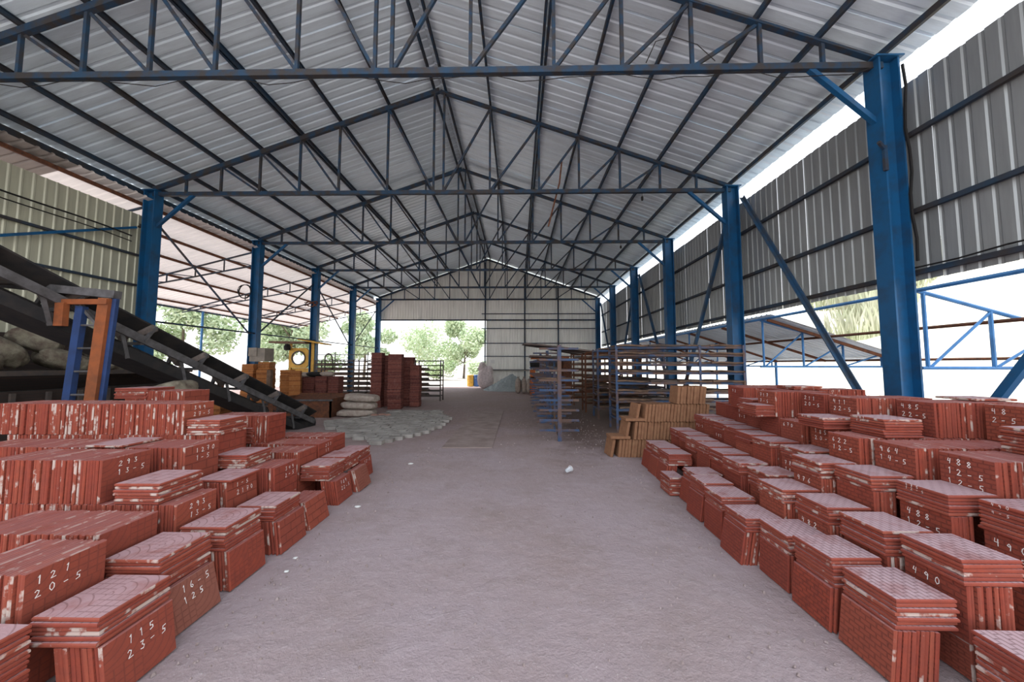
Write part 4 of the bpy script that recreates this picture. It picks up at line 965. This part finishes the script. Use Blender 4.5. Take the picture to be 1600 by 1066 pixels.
# ------------------------------------------------------------------ sack store in the left corner
sb = thing('brick_bunker', 'dark brick bunker under the sack heap beside the cream sheet wall', 'bunker', (-9.3, 7.3, 0))
part('front_wall', MB().box(-10.1, -8.15, 8.6, 8.8, 0, 1.5), 'brick', sb); part('side_wall', MB().box(-8.35, -8.15, 5.0, 8.8, 0, 1.25), 'brick', sb)
part('top_slab', MB().box(-10.12, -8.1, 4.2, 8.85, 1.5, 1.58), 'dark_steel', sb)
for k in range(7): part('grate_bar', MB().box(-8.13, -8.09, 5.2+k*.45, 5.26+k*.45, .75, 1.22), 'dark_steel', sb)
SK = [(-8.9, 6.0, 1.95, .75, .42, .34, .6, 'big bulging pale sack tipping over the bunker edge'), (-8.7, 6.75, 1.80, .75, .4, .28, .35, 'slanting sack printed with faded red marks on the bunker'), (-8.6, 7.4, 1.75, .6, .4, .3, .2, 'crumpled sack behind the slanting one on the bunker'),
      (-8.5, 7.9, 1.72, .7, .4, .22, -.1, 'flattened sack beside the portal on the bunker'), (-9.5, 6.3, 1.85, .8, .45, .3, .1, 'rear sack against the cream wall on the bunker'), (-9.5, 7.3, 1.8, .8, .45, .3, .3, 'second rear sack against the cream wall on the bunker'),
      (-9.15, 6.7, 2.15, .8, .45, .3, .5, 'sack lying across the heap top on the bunker'), (-9.0, 7.7, 2.02, .75, .45, .28, -.3, 'grey sack on the heap top nearest the conveyor on the bunker'), (-9.3, 5.7, 2.2, .8, .5, .3, .2, 'swollen sack crowning the heap on the bunker'),
      (-8.55, 5.4, 1.75, .8, .5, .32, .2, 'dim sack at the near end of the bunker'), (-8.75, 8.3, 1.68, .8, .5, .2, 0, 'farthest limp sack on the bunker')]
for i, (x, yv, z, lx, ly, lz, tl, lab) in enumerate(SK):
    o = link('sack', sack_mesh(lx*.85, ly+.1, lz*1.25, 90+i, 'sack2', .055), None, (x, yv, z-.02)); o.rotation_euler = (.1, tl, jit(.5)+.6); tag(o, lab, 'sack', 'sacks heaped on the bunker')
o = link('sack', sack_mesh(.7, .5, .35, 120, 'sack2'), None, (-5.45, 5.55, 1.22)); o.rotation_euler = (0, -.35, .2); tag(o, 'yellowish sack showing behind the top ledge of tiles', 'sack')

# cable coils on columns
for (x, yv, z, lab) in ((XL-.32, TY[2], 4.55, 'coil of black cable hung on the third open-side column'),):
    pts = [(x+.05*math.sin(k*.3), yv-.2, z) for k in range(1)]
    pts = [(x+(.25+.02*math.sin(k*.7))*math.cos(k*.42), yv-.2+.03*math.sin(k*.2), z+(.27+.02*math.cos(k*.5))*math.sin(k*.42)) for k in range(46)]
    solo('cable_coil', MB().tube(pts, .014, 5), 'wire', lab, 'cable', (x, yv, z))
pts = [(XL-.1+.32*math.cos(k*.8), TY[3]-.2+jit(.05), 4.75+.12*math.sin(k*1.1)+jit(.04)) for k in range(26)]
solo('straw_tangle', MB().tube(pts, .02, 5), 'rust', 'brown tangle of twine caught on the fourth open-side column', 'twine', (XL, TY[3], 4.7))
pts = [(XL-.1, TY[2], 5.0), (XL-1.2, TY[2]+1.6, 4.3), (XL-1.5, TY[2]+2.6, 3.9), (XL-1.0, TY[2]+3.4, 4.2), (XL-.1, TY[3], 5.0)]
solo('cable', MB().tube(pts, .012, 4), 'wire', 'slack cable drooping between the third and fourth open-side columns', 'cable', (XL, TY[2], 5))
for i, z in enumerate((5.35, 5.2)):
    pts = [(-10.5, 4+k*.6, z-.02*k+.03*math.sin(k)) for k in range(10)]
    solo('cable', MB().tube(pts, .02-.006*i, 4), 'wire', ['thick black cable along the cream sheet wall', 'thin black cable below the thick one on the cream sheet wall'][i], 'cable', (-10.5, 4, z))
pts = [(XR+.17, TY[0]-.16, ZE-.1-.35*k+.0) for k in range(10)]; pts = [(p[0]+.03*math.sin(i*1.7), p[1], p[2]) for i, p in enumerate(pts)]
solo('cable', MB().tube(pts, .02, 5), 'wire', 'black cable running down the nearest sheet-wall column', 'cable', (XR, TY[0], 3))
pts = [(6.12, 2.5+k*.5, 3.22+.05*math.sin(k*.9)-.05*(k == 3)) for k in range(8)]
solo('cable', MB().tube(pts, .012, 4), 'wire', 'loose cable draped along the lowest girt of the sheet wall', 'cable', (6.1, 3, 3.2))
o = solo('tap_bracket', MB().tube([(XR-.18, TY[0]-.14, 5.05), (XR-.32, TY[0]-.2, 5.12)], .03, 6).box(XR-.2, XR-.15, TY[0]-.16, TY[0]-.12, 4.7, 5.1), 'truss', 'small steel bracket bolted on the nearest sheet-wall column', 'bracket', (XR-.2, TY[0], 4.7))

# ------------------------------------------------------------------ small floor things
cup = thing('plastic_cup', 'clear plastic cup lying crushed in the middle of the aisle', 'cup', (.78, 5.72, .04))
m, n, l, p = mat('clear_plastic'); p.inputs['Base Color'].default_value = (.9, .92, .95, 1); p.inputs['Roughness'].default_value = .25; p.inputs['Transmission Weight'].default_value = .6; MT['clear'] = m
cb = MB().lathe([(.026, 0), (.03, .004), (.036, .07), (.042, .11), (.044, .112)], 14)
R = Matrix.Translation((-.03, -.04, .012)) @ Euler((0, 1.45, .8)).to_matrix().to_4x4(); cb.v = [tuple(R @ Vector(v) + Vector(WL[cup.name])) for v in cb.v]; part('cup_wall', cb, 'clear', cup, True)
rm_ = MB().tube([tuple(R @ Vector((.044*math.cos(a), .044*math.sin(a), .112)) + Vector(WL[cup.name])) for a in np.linspace(0, 2*pi, 17)], .004, 5, False); part('rim', rm_, 'white_wrap', cup)
mb = MB()
for k in range(1400):
    yv = 1.5+8*random.random()**1.6; x = random.uniform(-2.0, 2.0)*(1 if yv < 5 else 1.1); e = random.random()
    if e < .4: x = random.choice((-1, 1))*(1.95-abs(random.gauss(0, .22))) + random.uniform(-.1, .02)
    if k % 3 == 0: yv = random.uniform(6, 14); x = random.uniform(-1.8, 2.3)
    s = random.uniform(.003, .011)*(1.6 if e < .12 or k % 3 == 0 else 1); a = random.random()*6
    vs = [(x+s*math.cos(a+i*1.57)*random.uniform(.7, 1.3), yv+s*math.sin(a+i*1.57)*random.uniform(.7, 1.3), -.004) for i in range(4)] + [(x+s*.5*math.cos(a+i*1.57), yv+s*.5*math.sin(a+i*1.57), s*.9) for i in range(4)]
    mb.add(vs, [(4,5,6,7)]+[(i, (i+1) % 4, 4+(i+1) % 4, 4+i) for i in range(4)])
o = link('pebbles', mb.mesh('pebbles', MT['stone']), None); o['kind'] = 'stuff'; o['label'] = 'small stones and crumbs scattered over the dusty aisle'; o['category'] = 'pebbles'
FL = [(-2.02, 3.22, .04, 'pale tile chip at the foot of the third lowest stack by the conveyor'), (-1.97, 3.02, .035, 'white flake on the floor before the tile conveyor pile'), (-1.98, 4.35, .06, 'flat white chip on the aisle edge by the conveyor pile'), (-1.9, 6.2, .07, 'pale scrap on the dust beyond the conveyor pile')]
for x, yv, s, lab in FL:
    s *= .6; o = link('tile_chip', blob(s, s*.7, s*.3, int(x*100) % 77+300, 7, 4, .25).mesh('tile_chip', MT['paper']), None, (x+.08, yv, s*.2)); tag(o, lab, 'chip')

# ------------------------------------------------------------------ trees, bushes, dry grass
def crown_mesh(seed, n, blobs, size, m, hang=.3):
    r = np.random.default_rng(seed); V = []; F = []
    for k in range(n):
        bx, by, bz, br = blobs[r.integers(len(blobs))]
        v = r.normal(size=3); v /= np.linalg.norm(v); rad = br*(r.random()**.35)
        c = np.array([bx, by, bz]) + v*rad*np.array([1, 1, .85]); a = r.normal(size=3); a /= np.linalg.norm(a); b = np.cross(a, r.normal(size=3)); b /= np.linalg.norm(b)
        s = size*r.uniform(.7, 1.5); o = len(V)
        V += [tuple(c-a*s), tuple(c-b*s*.45), tuple(c+a*s), tuple(c+b*s*.45)]; F.append((o, o+1, o+2, o+3))
    me = bpy.data.meshes.new('crown'); me.from_pydata(V, [], F); me.materials.append(MT[m]); return me
def tree(x, y, h, w, seed, lab, m='leaf', n=2600, name='tree'):
    t = thing(name, lab, 'tree' if name == 'tree' else 'bush', (x, y, 0), 'trees and bushes outside')
    r = random.Random(seed); bl = []
    for k in range(11):
        zz = h*(.38+.55*k/10) if name == 'tree' else h*(.25+.5*r.random()); ww = w*(1-abs((zz/h)-.6)*1.1)*.5
        bl.append((r.uniform(-ww, ww), r.uniform(-ww, ww), zz, w*r.uniform(.2, .33)))
    link('crown', crown_mesh(seed, int(n*1.7), bl, h*.026 if name == 'tree' else h*.05, m), t)
    mb = MB().tube([(0, 0, 0), (.1, 0, h*.3), (.05, .1, h*.6)], [h*.022, h*.016, h*.008], 7); 
    for k in range(5):
        b = bl[k*2]; mb.tube([(.08, 0, h*(.25+.06*k)), (b[0]*.6, b[1]*.6, b[2]*.85), (b[0], b[1], b[2])], [h*.009, h*.006, h*.003], 5)
    link('trunk', mb.mesh('trunk', MT['trunk']), t)
tree(-6.6, 44, 7.2, 5.6, 1, 'rounded green tree seen through the middle of the far opening', 'leaf2', 3400)
tree(-17.2, 40, 7.6, 4.2, 2, 'upright green tree behind the farthest open-side column', 'leaf2', 2800)
tree(-22.4, 35, 8.6, 6.2, 3, 'broad light tree between the third and fourth open-side columns', 'leaf2', 3400)
tree(-29.5, 31, 8.0, 5.4, 4, 'leafy tree beside the slim blue lean-to post', 'leaf2', 3400)
tree(-31.5, 28, 4.6, 4.5, 5, 'small bushy tree outside, seen over the conveyor belt', 'leaf', 2200)
tree(-.9, 43, 4.6, 4.6, 6, 'low spreading tree at the edge of the cream far wall', 'leaf2', 2600)
tree(-28.0, 44, 9.0, 8.0, 7, 'tall hazy tree far behind the yellow machine', 'leaf2', 3200)
tree(-13.0, 52, 7.0, 6.5, 8, 'distant tree standing behind the far racks', 'leaf2', 2600)
tree(-3.6, 39.5, 2.6, 3.2, 9, 'bush at the foot of the low tree in the far opening', 'leaf2', 1500, 'bush')
tree(-8.6, 40, 2.3, 3.2, 10, 'bush below the rounded tree in the far opening', 'leaf', 1400, 'bush')
tree(-19.5, 34, 2.6, 4.0, 11, 'bush behind the racks across the open side', 'leaf', 1500, 'bush')
def grass(x, y, z, n, h, seed, lab):
    r = random.Random(seed); V = []; F = []
    for k in range(n):
        a, b = r.uniform(-1.6, 1.6), r.uniform(-1.0, 1.0); hh = h*r.uniform(.5, 1.2); q = r.uniform(-.35, .35); o_ = len(V); w = .03
        V += [(a-w, b, 0), (a+w, b, 0), (a+q*.5, b+.1*q, hh*.6), (a+q*hh, b, hh)]; F += [(0+o_, 1+o_, 2+o_), (0+o_, 2+o_, 3+o_)]
    me = bpy.data.meshes.new('dry_grass'); me.from_pydata(V, [], F); me.materials.append(MT['drygrass'])
    o = link('dry_grass', me, None, (x, y, z)); o['kind'] = 'stuff'; o['label'] = lab; o['category'] = 'grass'
def hz(x, y): return max(-.05, (1-math.exp(-(x-13)/9))*10.5 + .5*math.sin(x*.6+y*.35) + .25*math.sin(y*1.1+x) - .3)
for i, (x, y) in enumerate(((18.5, 18.5), (20.5, 19.5), (17.0, 17.5), (22.5, 19), (19.5, 21.5), (24, 15))):
    grass(x, y, hz(x, y)-.1, 420, 1.5, 40+i, f'{ORD[i].replace("nearest","first")} tuft of tall dry grass on the bright hillside beyond the sheet wall')
